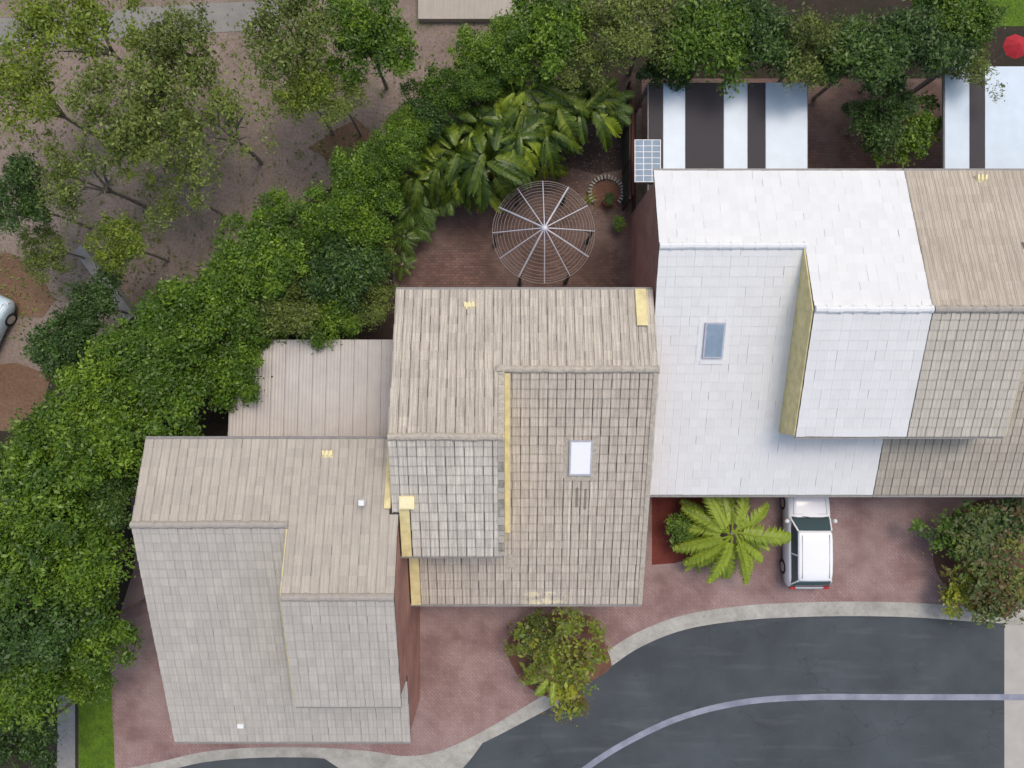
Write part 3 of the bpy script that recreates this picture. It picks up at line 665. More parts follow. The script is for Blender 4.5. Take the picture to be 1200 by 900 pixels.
# ---------------------------------------------------------------- plants
def crown_mesh(name, seed, n_clump, per, leaf, flatness=.6, mat='leaf_deep', open_=0.0, aspect=.5):
    r = np.random.default_rng(seed)
    lob = []
    for i in range(12):
        a = r.uniform(0, 2*np.pi); d = r.uniform(.2, .78) if i else 0
        lob.append((d*np.cos(a), d*np.sin(a), r.uniform(-.3, .4)*flatness, r.uniform(.2, .5) if i else .5))
    P_ = []; TT = []
    for c in range(n_clump):
        l = lob[r.integers(len(lob))]
        v = r.normal(size=3); v /= np.linalg.norm(v); v[2] = abs(v[2])*.9-.15
        rad = l[3]*r.uniform(.65, 1.05); cc = np.array([l[0]+v[0]*rad, l[1]+v[1]*rad, l[2]+v[2]*rad*flatness])
        n = int(per*r.uniform(.5, 1.5)); s = r.uniform(.05, .12)
        P_.append(cc+r.normal(size=(n, 3))*np.array([s, s, s*.6])); 
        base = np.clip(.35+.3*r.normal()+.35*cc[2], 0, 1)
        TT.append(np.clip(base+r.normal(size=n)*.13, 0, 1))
    P_ = np.concatenate(P_); TT = np.concatenate(TT); n = len(P_)
    nrm = r.normal(size=(n, 3))*.75; nrm[:, 2] = np.abs(nrm[:, 2])+.55; nrm /= np.linalg.norm(nrm, axis=1)[:, None]
    t1 = np.cross(nrm, r.normal(size=(n, 3))); t1 /= np.linalg.norm(t1, axis=1)[:, None]; t2 = np.cross(nrm, t1)
    s = leaf*r.choice([.5, .75, 1.0, 1.45], p=[.3, .3, .25, .15], size=(n, 1))*r.uniform(.8, 1.2, size=(n, 1))*1.08
    a = P_-t1*s*.5; b = P_+t2*s*aspect*.5-nrm*s*.08; c = P_+t1*s*.5; d = P_-t2*s*aspect*.5-nrm*s*.08
    V = np.stack([a, b, c, d], 1).reshape(-1, 3)
    me = bpy.data.meshes.new(name); me.vertices.add(len(V)); me.vertices.foreach_set('co', V.ravel().astype(np.float32))
    me.loops.add(4*n); me.loops.foreach_set('vertex_index', np.arange(4*n, dtype=np.int32))
    me.polygons.add(n); me.polygons.foreach_set('loop_start', np.arange(0, 4*n, 4, dtype=np.int32)); 
    me.update(calc_edges=True)
    at = me.attributes.new('tint', 'FLOAT', 'POINT'); at.data.foreach_set('value', np.repeat(TT, 4).astype(np.float32))
    me.materials.append(M[mat]); return me
CR = {}
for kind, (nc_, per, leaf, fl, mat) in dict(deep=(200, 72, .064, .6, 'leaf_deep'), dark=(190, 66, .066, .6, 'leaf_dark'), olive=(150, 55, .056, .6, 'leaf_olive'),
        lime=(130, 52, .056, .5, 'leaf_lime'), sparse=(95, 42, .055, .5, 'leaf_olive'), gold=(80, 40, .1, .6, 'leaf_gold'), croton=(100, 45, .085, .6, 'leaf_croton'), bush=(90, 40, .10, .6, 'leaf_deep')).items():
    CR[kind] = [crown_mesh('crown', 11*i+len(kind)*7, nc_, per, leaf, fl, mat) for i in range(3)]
def trunk_mesh(seed):
    r = random.Random(seed); m = MB(); m.tube([(0, 0, 0), (.03, .02, .35), (.01, .05, .62)], [.055, .042, .032], 8)
    for i in range(6):
        a = i*1.05+r.uniform(-.3, .3); e = (.55*math.cos(a), .55*math.sin(a), .95+r.uniform(-.1, .1))
        mid = (.22*math.cos(a+.2), .22*math.sin(a+.2), .78); m.tube([(.01, .05, .55), mid, e], [.03, .02, .006], 6)
        for q in (-.5, .5): m.tube([mid, (.5*math.cos(a+q), .5*math.sin(a+q), .9)], [.015, .004], 5)
    return m.mesh('trunk', 'trunk')
TR = [trunk_mesh(i) for i in range(3)]
tn = 0
def tree(px, py, r, kind, h, label, group, cat='tree', name=None):
    global tn; tn += 1
    zc = h*.72; c = P(px, py, zc); rad = r*(1.15 if group == B else 1.07)*(H-zc)/F
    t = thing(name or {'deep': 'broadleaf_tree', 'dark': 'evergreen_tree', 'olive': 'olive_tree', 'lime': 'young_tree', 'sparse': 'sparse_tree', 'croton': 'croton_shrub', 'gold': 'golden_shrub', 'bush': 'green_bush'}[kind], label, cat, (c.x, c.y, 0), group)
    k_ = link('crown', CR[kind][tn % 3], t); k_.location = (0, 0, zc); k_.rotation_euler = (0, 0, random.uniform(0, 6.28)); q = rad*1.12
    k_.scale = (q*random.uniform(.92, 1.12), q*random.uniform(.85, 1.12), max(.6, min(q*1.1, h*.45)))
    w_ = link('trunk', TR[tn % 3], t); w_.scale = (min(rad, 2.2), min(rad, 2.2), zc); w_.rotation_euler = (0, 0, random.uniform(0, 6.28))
    return t
B = 'trees of the diagonal belt'; U = 'trees on the dry ground at the upper left'; T3 = 'trees along the top right'
for a in [
 (598, 55, 32, 'deep', 5, 'green tree at the upper end of the belt, above the cut corner of the garden', B),
 (548, 100, 22, 'deep', 5, 'green tree of the belt, second down from its upper end', B),
 (462, 176, 26, 'deep', 5.5, 'green tree of the belt just outside the left corner of the palm garden', B),
 (505, 136, 27, 'dark', 4, 'darker tree wedged between the belt and the slanted garden edge', B),
 (566, 80, 22, 'deep', 3.5, 'small green tree touching the cut corner of the back garden', B),
 (438, 215, 32, 'deep', 4, 'green tree outside the left edge of the back garden, by the feathery palms', B),
 (438, 303, 28, 'olive', 3.5, 'small olive tree hugging the left edge of the courtyard paving', B),
 (310, 385, 38, 'deep', 3.6, 'green tree on the back edge of the lilac patio roof, left of the olive one', B),
 (385, 370, 36, 'deep', 3.8, 'green tree between the two olive trees behind the lilac patio roof', B),
 (300, 345, 40, 'dark', 4.2, 'darker green tree in the belt centre above the lilac patio roof', B),
 (515, 112, 30, 'deep', 4.2, 'green tree beside the bare clearing, above the darker wedged tree', B),
 (556, 70, 30, 'deep', 4.4, 'green tree of the belt left of its uppermost tree', B),
 (478, 150, 27, 'deep', 4.2, 'green tree right of the red-brown dirt patch', B),
 (160, 545, 30, 'deep', 3.6, 'small green tree leaning on the top left corner of the left house', B),
 (424, 212, 34, 'deep', 5, 'green belt tree just below the red-brown dirt patch', B),
 (425, 252, 42, 'deep', 4.5, 'green tree of the belt left of the courtyard paving', B),
 (383, 256, 38, 'deep', 5.5, 'green tree of the belt beside the brown clearing, up and left of the courtyard', B),
 (330, 296, 42, 'deep', 5, 'rounded green tree in the middle of the belt beside the brown clearing', B),
 (405, 318, 46, 'dark', 4.5, 'darker green tree of the belt left of the courtyard corner', B),
 (272, 322, 44, 'deep', 5, 'green tree on the clearing side of the belt, above the left patio roof', B),
 (345, 362, 48, 'olive', 4.5, 'olive green tree overhanging the back of the lilac patio roof', B),
 (430, 355, 28, 'olive', 4, 'small olive tree over the right end of the lilac patio roof', B),
 (240, 368, 50, 'deep', 5, 'green tree of the belt at the tip of the brown clearing', B),
 (275, 430, 44, 'deep', 4.5, 'green tree touching the left end of the lilac patio roof', B),
 (190, 400, 46, 'deep', 5.5, 'green tree of the belt just below the grey diagonal path', B),
 (205, 462, 50, 'deep', 5, 'green tree directly above the upper left corner of the left house', B),
 (128, 445, 46, 'deep', 5.5, 'green tree of the belt right of the red dirt patch', B),
 (128, 515, 56, 'deep', 5.5, 'broad green tree left of the upper corner of the left house', B),
 (62, 510, 50, 'deep', 6, 'green tree below the red dirt patch at the left', B),
 (58, 580, 55, 'deep', 6, 'broad green tree in the left mass level with the left house ridge', B),
 (118, 590, 44, 'dark', 5, 'dark green tree tucked against the left house gable', B),
 (5, 600, 50, 'deep', 6, 'green tree cut by the left picture edge level with the left house ridge', B),
 (30, 655, 55, 'deep', 6, 'green tree at the left edge, beside the upper part of the left front roof', B),
 (100, 662, 55, 'deep', 5.5, 'green tree beside the left house front roof', B),
 (45, 730, 56, 'dark', 6, 'dark green tree near the left edge above the narrow grey path', B),
 (112, 738, 46, 'deep', 5, 'green tree above the bright grass strip', B),
 (28, 800, 50, 'deep', 5, 'green tree at the left edge beside the narrow grey path', B),
 (84, 785, 34, 'deep', 4, 'smaller green tree at the head of the narrow grey path', B),
 (20, 870, 42, 'dark', 4.5, 'dark green tree in the bottom left corner', B),
 (75, 405, 42, 'dark', 5, 'very dark tree left of the grey diagonal path', B),
 (110, 360, 34, 'dark', 4, 'dark low tree in the shade of the grey diagonal path', B),
 (20, 235, 40, 'dark', 6, 'dark tree at the left picture edge above the brown sandy patch', U),
 (55, 290, 32, 'olive', 4, 'small olive tree beside the brown sandy patch', U),
 (88, 30, 62, 'lime', 7, 'bright yellow-green open tree at the top left on the footpath', U),
 (25, 105, 58, 'lime', 7, 'yellow-green open tree against the left edge below the footpath', U),
 (145, 120, 60, 'olive', 7, 'large olive green tree below the footpath at the upper left', U),
 (165, 165, 36, 'lime', 6, 'small yellow-green tree in the middle of the dry ground', U),
 (205, 62, 56, 'olive', 6, 'olive tree on the lower edge of the footpath, right of the two bright ones', U),
 (140, 285, 42, 'lime', 5, 'lone yellow-green tree near the tip of the dry clearing', U),
 (95, 205, 54, 'sparse', 6, 'thin see-through tree left of the lone yellow-green one', U),
 (255, 145, 58, 'sparse', 6, 'thin tree in the centre of the dry ground', U),
 (215, 225, 46, 'sparse', 5, 'thin tree close to the belt on the dry ground', U),
 (335, 30, 58, 'olive', 7, 'large olive tree at the top, left of the pale concrete platform', U),
 (425, 36, 50, 'deep', 6.5, 'dense green tree next to the pale concrete platform at the top', U),
 (350, 100, 44, 'lime', 6.5, 'yellow-green tree above the red-brown dirt patch', U),
 (392, 108, 34, 'olive', 6, 'olive tree right above the red-brown dirt patch', U),
 (645, 38, 50, 'deep', 5.5, 'green tree right of the pale concrete platform at the top', T3),
 (702, 50, 50, 'olive', 5.5, 'grey-olive tree above the right part of the back garden', T3),
 (762, 22, 50, 'olive', 6, 'olive tree at the top edge above the striped patio cover left end', T3),
 (775, 72, 30, 'dark', 4, 'small dark tree touching the left end of the striped patio cover', T3),
 (832, 48, 52, 'deep', 5.5, 'green tree above the middle of the striped patio cover', T3),
 (892, 42, 50, 'dark', 5.5, 'dark tree above the right end of the striped patio cover', T3),
 (950, 55, 50, 'olive', 5.5, 'olive tree above the narrow brick yard', T3),
 (1010, 62, 52, 'dark', 5.5, 'dark tree above the tree-shaded yard between the patio covers', T3),
 (1072, 52, 52, 'dark', 5.5, 'dark green tree up and left of the corner patio cover', T3),
 (1128, 66, 40, 'olive', 4.5, 'olive tree overhanging the corner patio cover', T3),
 (1120, 10, 46, 'deep', 5, 'fresh green tree at the top edge by the grass verge', T3),
 ]: tree(*a)
tree(1068, 160, 36, 'bush', 2.6, 'rounded green bush left of the corner patio cover', T3, 'bush')
tree(1030, 130, 34, 'dark', 3.5, 'dark small tree in the yard between the patio covers', T3)
tree(800, 622, 24, 'bush', 1.4, 'small green bush on the red mulch bed', 'front garden shrubs', 'bush')
tree(1128, 628, 38, 'bush', 1.8, 'green bush at the upper left of the right mulch bed', 'front garden shrubs', 'bush')
tree(1172, 655, 60, 'croton', 2.2, 'largest olive and orange-tinged shrub on the right mulch bed', 'front garden shrubs', 'shrub')
tree(1140, 688, 38, 'gold', 1.5, 'small golden shrub beside the kerb on the right mulch bed', 'front garden shrubs', 'shrub')
tree(1190, 608, 34, 'dark', 1.8, 'dark shrub against the wall on the right mulch bed', 'front garden shrubs', 'shrub')

# broad paddle leaves (bird of paradise) and feather palms
def paddle(seed, mat='leaf_banana'):
    r = random.Random(seed); m = MB(); N = 22; Lf = 1.15; arch = r.uniform(.35, .8); wid = r.uniform(.17, .25)
    st = .4; tw = r.uniform(-.3, .3)
    def mid(q): return Vector((tw*q*q*.5, (st+q*Lf)*math.cos(arch*q*.9)*.9, .75*(1-q*.35)-arch*q*q*1.0+.15*q))
    m.tube([(0, 0, 0), (0, st*.45, .5), tuple(mid(0))], [.022, .016, .012], 5); m.t = [.75]*len(m.v)
    for sd in (-1, 1):
        fold = r.uniform(.1, .7); cut = 0; ph = r.uniform(0, 6)
        for i in range(N):
            q0, q1 = i/N, (i+1)/N
            wv = lambda q: wid*(math.sin(math.pi*min(.985, q*.9+.07))**.5)
            if r.random() < .3: fold = r.uniform(.1, .9)
            gap = r.choice([.05, .08, .2, .45]); jag = r.uniform(.82, 1.12)
            a, b = mid(q0), mid(q1); w0, w1 = wv(q0)*jag, wv(q1)*jag*r.uniform(.9, 1); fw = .06+.10*q0
            tnt = min(1, max(0, .48+.22*sd*math.sin(seed)+r.gauss(0, .14)-.25*fold+.15))
            bb = b.lerp(a, gap*.4); cc = b.lerp(a, gap)
            pts = [a, b, bb+Vector((sd*w1*.5, fw*.5, .02-w1*fold*.2)), a+Vector((sd*w0*.5, fw*.5, .02-w0*fold*.2)), cc+Vector((sd*w1, fw, .0-w1*fold)), a+Vector((sd*w0*.96, fw, .0-w0*fold))]
            m.add(pts, [(0, 1, 2, 3), (3, 2, 4, 5)] if sd > 0 else [(3, 2, 1, 0), (5, 4, 2, 3)]); m.t += [min(1, tnt+.15)]*2+[tnt]*2+[tnt*.75]*2
    pts = [mid(i/8) + Vector((0, 0, .006)) for i in range(9)]
    m.tube(pts, [.013-.001*i for i in range(9)], 4); m.t += [.95]*(len(m.v)-len(m.t))
    return m.mesh('leaf', mat)
def frond(seed, mat='leaf_palm', droop=.5, nl=26, lw=.05, ll=.34):
    r = random.Random(seed); m = MB()
    mid = lambda q: Vector((.05*math.sin(q*2+seed), q*(1-.15*q*droop), .45*q-droop*1.1*q*q+.02))
    b0 = 0; m.tube([mid(i/8) for i in range(9)], [.016*(1-.1*i) for i in range(9)], 4); m.t = [.7]*len(m.v)
    for i in range(nl):
        q = .16+.84*i/nl; p = mid(q); L = ll*(math.sin(math.pi*min(.97, .12+q*.86))**.6)*r.uniform(.85, 1.1)
        for sd in (-1, 1):
            a = R(38+18*(1-q))+r.gauss(0, .06); d = Vector((sd*math.sin(a), math.cos(a), -.25-.3*r.random())).normalized()
            sdv = Vector((d.y, -d.x, 0)).normalized()*lw/2; tip = p+d*L; md = p+d*L*.5+Vector((0, 0, .02))
            tn_ = min(1, max(0, .5+r.gauss(0, .18)))
            m.add([p-sdv*.5, p+sdv*.5, md+sdv, md-sdv, tip-Vector((0, 0, L*.12))], [(0, 1, 2, 3), (3, 2, 4)]); m.t += [tn_]*5
    return m.mesh('frond', mat)
PAD = [paddle(i) for i in range(6)]+[paddle(20+i, 'leaf_palm_lime') for i in range(1)]
FR = [frond(i, 'leaf_palm', .5+.15*i, 30, .022, .3) for i in range(4)]
FRL = [frond(30+i, 'leaf_palm_lime', .45+.12*i, 24, .04, .2) for i in range(3)]
FRG = [frond(40+i, 'leaf_gold', .35+.12*i, 20, .065, .24) for i in range(3)]
FRD = [frond(50+i, 'leaf_dry', .9) for i in range(2)]
def clump(name, px, py, zt, meshes, n, size, label, grp, cat, part='leaf', stem_h=None, dry=0, aim=None, spread=6.28, up=(.0, .6), limep=0):
    c = P(px, py, zt); t = thing(name, label, cat, (c.x, c.y, 0), grp); sh = stem_h if stem_h is not None else zt-.9*size*.5
    sh = max(.05, sh)
    m = MB(); m.tube([(0, 0, 0), (.04, .03, sh*.5), (0, 0, sh+.05)], [.09, .075, .06], 8); m.build('stem', 'trunk', t)
    for i in range(n):
        me = meshes[random.randrange(len(meshes))]
        if limep and random.random() < limep: me = PAD[-1]  # some leaves swapped for the lime-coloured mesh
        if dry and i < dry: me = FRD[i % 2]
        o = link(part, me, t); a = (aim if aim is not None else 0)+(i+random.uniform(-.3, .3))/n*spread-spread/2
        s = size*random.uniform(.75, 1.15); o.location = (0, 0, sh+random.uniform(-.25, .1) if sh > .4 else sh)
        o.rotation_mode = 'XYZ'; o.rotation_euler = (random.uniform(*up), random.uniform(-.35, .35), a); o.scale = (s*random.uniform(.9, 1.2), s, s)
    return t
PG = 'broad-leaved plants of the back garden'
D = math.pi
for (px, py, zt, n, sz, lb, lp) in [
 (590, 125, 2.6, 13, 1.35, 'broad-leaved plant at the cut corner of the back garden', .1),
 (618, 128, 3.0, 13, 1.4, 'bright broad-leaved plant near the top edge of the back garden', .3),
 (655, 118, 2.8, 12, 1.45, 'broad-leaved plant with dry hanging stalks at the top of the garden', .05),
 (560, 150, 2.8, 12, 1.3, 'broad-leaved plant along the slanted garden edge', .1),
 (600, 160, 2.8, 13, 1.35, 'broad-leaved plant in the middle of the garden thicket', .15),
 (575, 185, 3.0, 12, 1.4, 'broad-leaved plant with bright yellow-green leaves above the brick paving', .3),
 (635, 155, 2.6, 12, 1.25, 'broad-leaved plant above the round gazebo frame', .1),
 (535, 178, 2.6, 12, 1.25, 'broad-leaved plant left of the bright yellow-green one', .05),
 (550, 205, 2.2, 11, 1.2, 'low broad-leaved plant drooping over the brick paving', .25),
 (600, 188, 1.9, 10, 1.1, 'low broad-leaved plant just above the gazebo frame', .1),
 (520, 195, 2.3, 12, 1.2, 'broad-leaved plant between the two feathery palms of the left corner', .1),
 (570, 222, 1.5, 10, .95, 'lowest broad-leaved plant, nearest the left side of the gazebo frame', .2),
 (640, 182, 1.5, 9, .95, 'small broad-leaved plant reaching the top of the gazebo frame', .1),
 (625, 108, 2.8, 12, 1.3, 'broad-leaved plant on the top boundary, left of the dry stalks', .2),
 (690, 112, 2.6, 10, 1.2, 'broad-leaved plant on the top boundary, next to the dark corner palm', .05),
 (508, 180, 2.4, 12, 1.15, 'broad-leaved plant halfway down the slanted garden edge', .2),
 (484, 208, 2.2, 12, 1.1, 'broad-leaved plant at the lower end of the slanted garden edge', .15),
 (605, 112, 2.8, 12, 1.25, 'broad-leaved plant at the top boundary just right of the cut corner', .35),
 (685, 135, 2.6, 9, 1.45, 'tall narrow broad-leaved plant beside the bare soil', .1),
 ]: clump('bird_of_paradise_plant', px, py, zt, PAD[:6], n+5, sz*.88, lb, PG, 'plant', limep=lp, up=(-.35, .45))
for (px, py, zt, n, sz, lb) in [
 (500, 200, 2.6, 16, 1.25, 'feathery palm in the left corner of the back garden'),
 (525, 215, 2.2, 15, 1.15, 'feathery palm drooping over the upper left of the brick paving'),
 (485, 232, 2.2, 15, 1.15, 'feathery palm against the left garden edge'),
 (472, 275, 1.6, 12, .85, 'small feathery palm at the left edge of the brick paving'),
 (470, 308, 1.3, 10, .7, 'smallest feathery palm beside the roof at the left paving edge'),
 (480, 240, 2.0, 14, .95, 'feathery palm under the lower end of the slanted garden edge'),
 (486, 258, 1.7, 14, .95, 'feathery palm drooping over the left side of the brick paving, above the small one'),
 (515, 185, 2.5, 14, 1.1, 'feathery palm on the slanted garden edge near its lower corner'),
 (545, 165, 2.5, 13, 1.1, 'feathery palm among the broad leaves along the slanted edge'),
 (715, 115, 2.8, 14, 1.1, 'dark feathery palm in the top right corner of the garden'),
 (570, 128, 2.5, 12, 1.0, 'feathery palm at the cut corner of the garden')]:
    clump('feather_palm', px, py, zt, FR, n, sz, lb, 'feather palms of the back garden', 'palm', 'frond', up=(-.3, .35))
clump('feather_palm', 668, 128, 2.6, FRD, 8, 1.1, 'cluster of dry straw-coloured fronds beside the tall narrow leaf', 'feather palms of the back garden', 'palm', 'frond', up=(-.6, -.1))
clump('front_palm', 868, 632, 2.8, FRL, 20, 2.4, 'bright yellow-green palm beside the parked white car', 'front palms', 'palm', 'frond', up=(-.3, .2))
tree(655, 766, 54, 'gold', 2.2, 'golden-green shrub on the round mulch bed beside the kerb', 'front garden shrubs', 'shrub')
tree(630, 742, 26, 'croton', 1.9, 'dark orange-tinged shrub at the upper left of the round mulch bed', 'front garden shrubs', 'shrub')
clump('cycad_palm', 648, 800, 1.9, FRL, 16, 1.35, 'lime palm overhanging the kerb beside the golden-green shrub', 'front palms', 'palm', 'frond', up=(-.1, .4))
clump('front_palm', 822, 655, 1.0, FRL, 8, .9, 'low yellow-green palm on the corner of the red mulch bed', 'front palms', 'palm', 'frond', up=(-.1, .4))

# curved bed with edging stones, two plants
bc = P(710, 226, 0)
struct('planting_bed', flat([(710+20*math.cos(a), 228+18*math.sin(a)) for a in np.linspace(0, 6.28, 25)[:-1]], .012), 'mulch')
t = thing('garden_edging', 'ring of upright pale edging stones round the small bed beside the gazebo frame', 'edging', bc)
for i in range(22):
    a = R(-40+i*12.2); x, y = .72*math.cos(a), .66*math.sin(a)
    m = MB(); m.box((-.11, -.04, 0), (.07, .04, .16+random.uniform(0, .05)), Matrix.Translation((x, y, 0))@Matrix.Rotation(a+random.gauss(0, .06), 4, 'Z')); m.build('stone', 'stone' if random.random() < .6 else 'mortar', t)
def potted(px, py, r, label, mat, leafs, col, sc, grp='potted plants'):
    c = P(px, py, .3); t = thing('potted_plant', label, 'potted plant', (c.x, c.y, .012), grp)
    m = MB(); m.lathe([(r*.7, 0), (r*.95, .3), (r*1.05, .3), (r*1.05, .35), (r*.88, .35), (r*.86, .31)], 18); m.build('pot', mat, t)
    k_ = link('foliage', CR[col][1], t); k_.location = (0, 0, .48); k_.scale = (sc, sc, sc*.6)
potted(713, 235, .24, 'clay pot with a dark leafy plant inside the small ringed bed', 'terracotta', 0, 'dark', .3)
potted(724, 263, .2, 'bright green bushy potted plant beside the red-brown brick wall', 'gutter', 0, 'bush', .38)
STR = []
for s_ in range(2):
    m = MB(); 
    for q in range(6):
        a, b = q/6, (q+1)/6; ff = lambda u: Vector((0, u*.55, .5*u-.35*u*u)); wv = lambda u: .035*(1-u*.85)
        m.add([ff(a)-Vector((wv(a), 0, 0)), ff(a)+Vector((wv(a), 0, 0)), ff(b)+Vector((wv(b), 0, 0)), ff(b)-Vector((wv(b), 0, 0))], [(0, 1, 2, 3)]); m.t += [.6+.3*s_]*4
    STR.append(m.mesh('leaf', 'leaf_lime'))
clump('strap_leaf_plant', 692, 231, .3, STR, 14, .75, 'yellow-green strap-leaved plant on the left of the small ringed bed', None, 'plant', stem_h=.05, up=(-.1, .5))

# fallen leaves on the garden soil and paving
m = MB()
for i in range(1500):
    px, py = (random.uniform(640, 738), random.uniform(130, 260)) if i < 800 else (random.uniform(470, 738), random.uniform(200, 340))
    c = P(px, py, .016); a = random.uniform(0, 6.28); s_ = random.uniform(.02, .055) if i < 800 else random.uniform(.012, .03)
    d = Vector((math.cos(a), math.sin(a), random.uniform(-.2, .2)))*s_; e = Vector((-math.sin(a), math.cos(a), random.uniform(-.2, .2)))*s_*.5
    m.add([c-d, c+e, c+d, c-e], [(0, 1, 2, 3)], random.random()**2)
o = m.build('leaf_litter', 'litter'); tag(o, 'scattered fallen leaves on the courtyard soil and paving', 'leaves'); o['kind'] = 'stuff'
# dry ground scrub: low tufts
m = MB()
for i in range(9000):
    px, py = random.uniform(-40, 620), random.uniform(-30, 420)
    if px*.75+py > 560 or px*.05+py > 400: continue
    if math.sin(px*.031+2)+math.sin(py*.043)+math.sin((px+py)*.021) < .1 and random.random() < .8: continue
    c = P(px, py, 0); a = random.uniform(0, 6.28); s_ = random.uniform(.05, .16)
    d = Vector((math.cos(a)*s_, math.sin(a)*s_, s_*.8)); e = Vector((-math.sin(a), math.cos(a), 0))*s_*.35
    m.add([c-e, c+e, c+d], [(0, 1, 2)], random.random())
o = m.build('scrub', 'leaf_olive'); tag(o, 'low dry tufts scattered over the brown clearing', 'scrub'); o['kind'] = 'stuff'
m = MB()
for i in range(5000):
    px, py = (random.uniform(93, 134), random.uniform(760, 925)) if i < 3000 else (random.uniform(1095, 1230), random.uniform(-40, 30))
    c = P(px, py, 0); a = random.uniform(0, 6.28); s_ = random.uniform(.04, .09)
    m.add([c-Vector((.012, 0, 0)), c+Vector((.012, 0, 0)), c+Vector((math.cos(a)*s_, math.sin(a)*s_, s_))], [(0, 1, 2)], random.random())
o = m.build('grass', 'leaf_lime'); tag(o, 'short bright grass blades on the strip and the verge', 'grass'); o['kind'] = 'stuff'

# grey diagonal retaining wall, pale concrete platform, red umbrella, half-seen pale car
m = MB(); m.bar(P(96, 292, .3), P(158, 374, .3), .42, .6); tag(m.build('retaining_wall', 'gutter'), 'grey diagonal retaining wall at the tip of the dry clearing', 'wall')
m = MB(); a, b = P(490, 22, .3), P(614, -80, .3); m.box((a.x, a.y, 0), (b.x, b.y, .3)); struct('concrete_platform', m, 'tile_far')
t = thing('garden_umbrella', 'small red umbrella at the top right edge above the corner patio cover', 'umbrella', (P(1192, 53, 2.1).x, P(1192, 53, 2.1).y, 0))
m = MB(); m.lathe([(.5, 2.0), (.3, 2.12), (.02, 2.25)], 8); m.build('canopy', 'red_cloth', t); m = MB(); m.tube([(0, 0, 0), (0, 0, 2.05)], .02, 6); m.build('pole', 'steel', t)

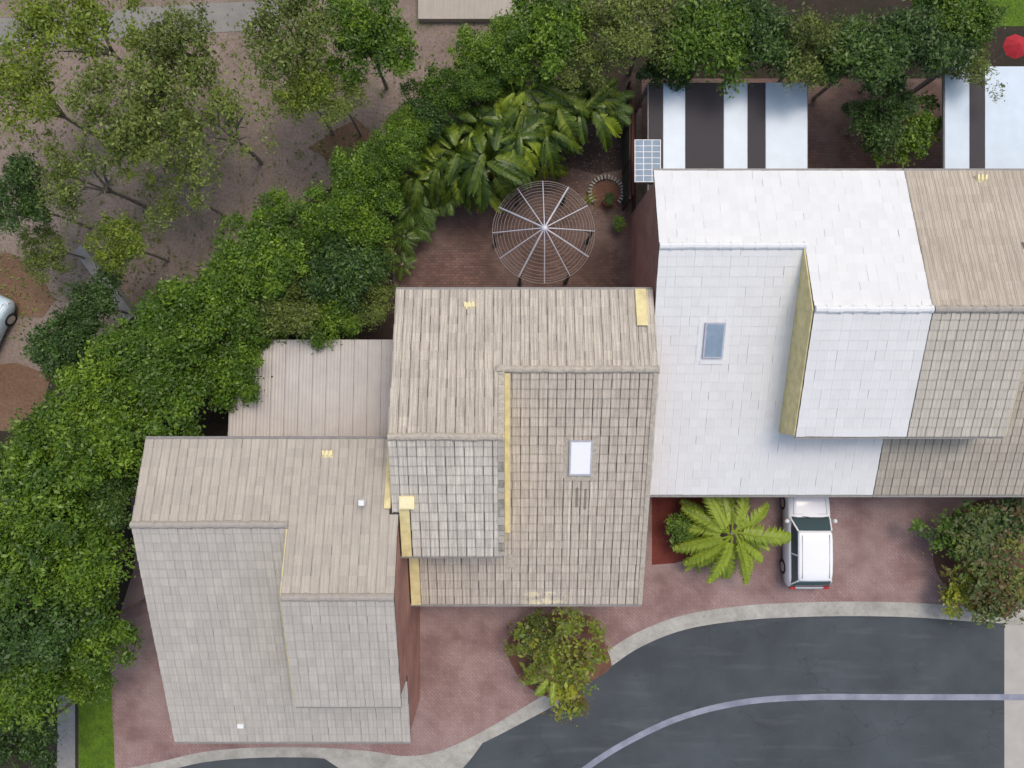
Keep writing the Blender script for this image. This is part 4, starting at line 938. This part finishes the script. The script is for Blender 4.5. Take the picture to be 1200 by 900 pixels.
# ---------------------------------------------------------------- cars
def car(label, cx, cy, rz, paint, L=4.3, Wd=1.78):
    t = thing('parked_car', label, 'car', (cx, cy, 0), 'parked cars', rz); hw = Wd/2; hl = L/2
    def loft(st, closed_ends=True):
        m = MB(); n = len(st[0]); vs = [p for s_ in st for p in s_]; fs = []
        for i in range(len(st)-1):
            for j in range(n-1): fs.append((i*n+j, i*n+j+1, (i+1)*n+j+1, (i+1)*n+j))
        if closed_ends: fs += [tuple(range(n))[::-1], tuple((len(st)-1)*n+j for j in range(n))]
        m.add(vs, fs); return m
    st = []   # y from front (+) to rear, half width factor, deck height
    for y, wf, zt, zb in ((1, .62, .55, .34), (.985, .78, .66, .26), (.93, .92, .74, .22), (.85, .97, .80, .2), (.7, 1, .88, .2), (.52, 1, .95, .2), (.3, 1, .97, .2), (0, 1, .98, .2), (-.4, 1, .99, .2), (-.75, .99, 1.0, .2), (-.9, .96, .97, .22), (-.965, .9, .88, .26), (-1, .8, .72, .32)):
        w_ = hw*wf; Y_ = y*hl
        half = [(w_*.86, zb), (w_*.99, zb+.12), (w_, (zb+zt)/2), (w_*.985, zt-.1), (w_*.93, zt-.02), (w_*.6, zt+.03), (0, zt+.045)]
        st.append([(x, Y_, z) for x, z in half]+[(-x, Y_, z) for x, z in half[-2::-1]])
    body = loft(st).build('body', paint, t, True)
    gl = []; 
    for y, wf, z in ((.42, .86, .97), (.36, .85, 1.07), (.2, .80, 1.38), (.12, .77, 1.45), (-.3, .77, 1.47), (-.72, .76, 1.43), (-.82, .78, 1.3), (-.93, .82, 1.0)):
        w_ = hw*wf; bw = hw*.9; Y_ = y*hl
        half = [(bw if wf < .84 else w_, .95), (w_+(bw-w_)*.35 if z > 1.1 else w_, (z+.97)/2), (w_, z-.02), (w_*.9, z), (0, z+.02)]
        gl.append([(x, Y_, q) for x, q in half]+[(-x, Y_, q) for x, q in half[-2::-1]])
    loft(gl).build('windows', 'windscreen', t, True)
    rp = []
    for y, wf, z in ((.19, .74, 1.40), (.14, .77, 1.465), (0, .785, 1.487), (-.3, .79, 1.495), (-.6, .785, 1.482), (-.73, .76, 1.455), (-.765, .72, 1.41)):
        w_ = hw*wf; Y_ = y*hl; half = [(w_*1.01, z-.06), (w_*.99, z-.01), (w_*.9, z+.012), (w_*.5, z+.03), (0, z+.036)]
        rp.append([(x, Y_, q) for x, q in half]+[(-x, Y_, q) for x, q in half[-2::-1]])
    loft(rp).build('roof', paint, t, True)
    for sx in (-1, 1):
        for yy, z1 in ((.19, 1.40), (-.28, 1.45), (-.76, 1.40)):
            m = MB(); m.bar((sx*hw*.765, yy*hl, z1), (sx*hw*.91, (yy+(.2 if yy > 0 else -.12 if yy < -.5 else 0))*hl, .97), .06, .03); m.build('pillar', paint, t)
        m = MB(); m.lathe([(.02, -.08), (.09, -.05), (.1, .04), (.04, .1)], 8, (sx*(hw+.1), .34*hl, 1.02)); m.build('mirror', paint, t, True)
        m = MB(); m.box((sx*hw*.72-.14, hl*.9-.1, .62), (sx*hw*.72+.14, hl*.955, .73)); m.build('headlight', 'lamp_clear', t)
        m = MB(); m.box((sx*hw*.78-.1, -hl*.985, .7), (sx*hw*.78+.1, -hl*.93, .93)); m.build('tail_light', 'lamp_red', t)
        for yy in (.64, -.62):
            w_ = thing('x', '', ''); bpy.data.objects.remove(w_)
            m = MB(); m.lathe([(.2, -.1), (.31, -.09), (.32, 0), (.31, .09), (.2, .1)], 20); ty = m.build('wheel', 'rubber', t, True)
            ty.location = (sx*(hw-.09), yy*hl, .32); ty.rotation_euler = (0, R(90), 0)
            m = MB(); m.lathe([(.05, -.104), (.2, -.1), (.2, .1), (.05, .104)], 16); m.build('rim', 'chrome', ty)
    m = MB(); m.box((-.24, -hl-.012, .52), (.24, -hl+.03, .63)); m.build('number_plate', 'white', t)
    m = MB(); m.box((-.5, hl*.975, .36), (.5, hl*.998, .5)); m.build('grille', 'rubber', t)
    m = MB(); m.bar((-hw*.78, .47*hl, .985), (hw*.78, .47*hl, .985), .012, .012)
    for sx in (-1, 1): m.bar((sx*hw*.78, .47*hl, .985), (sx*hw*.72, .9*hl, .80), .012, .012); m.bar((sx*hw*.62, -.7*hl, 1.5), (sx*hw*.62, .12*hl, 1.5), .02, .03)
    m.build('roof_rail', 'gutter', t)
    m = MB(); m.bar((-.35, .43*hl, 1.0), (.1, .4*hl, 1.05), .02); m.build('wiper', 'rubber', t)
    return t
car('white hatchback parked nose-in against the white roofed house', P(955, 0, 1.4).x, -6.38, 0, 'car_paint')
cp = P(-36, 398, .8); car('pale blue car half cut off at the left picture edge', cp.x, cp.y, R(-25), 'far_car')
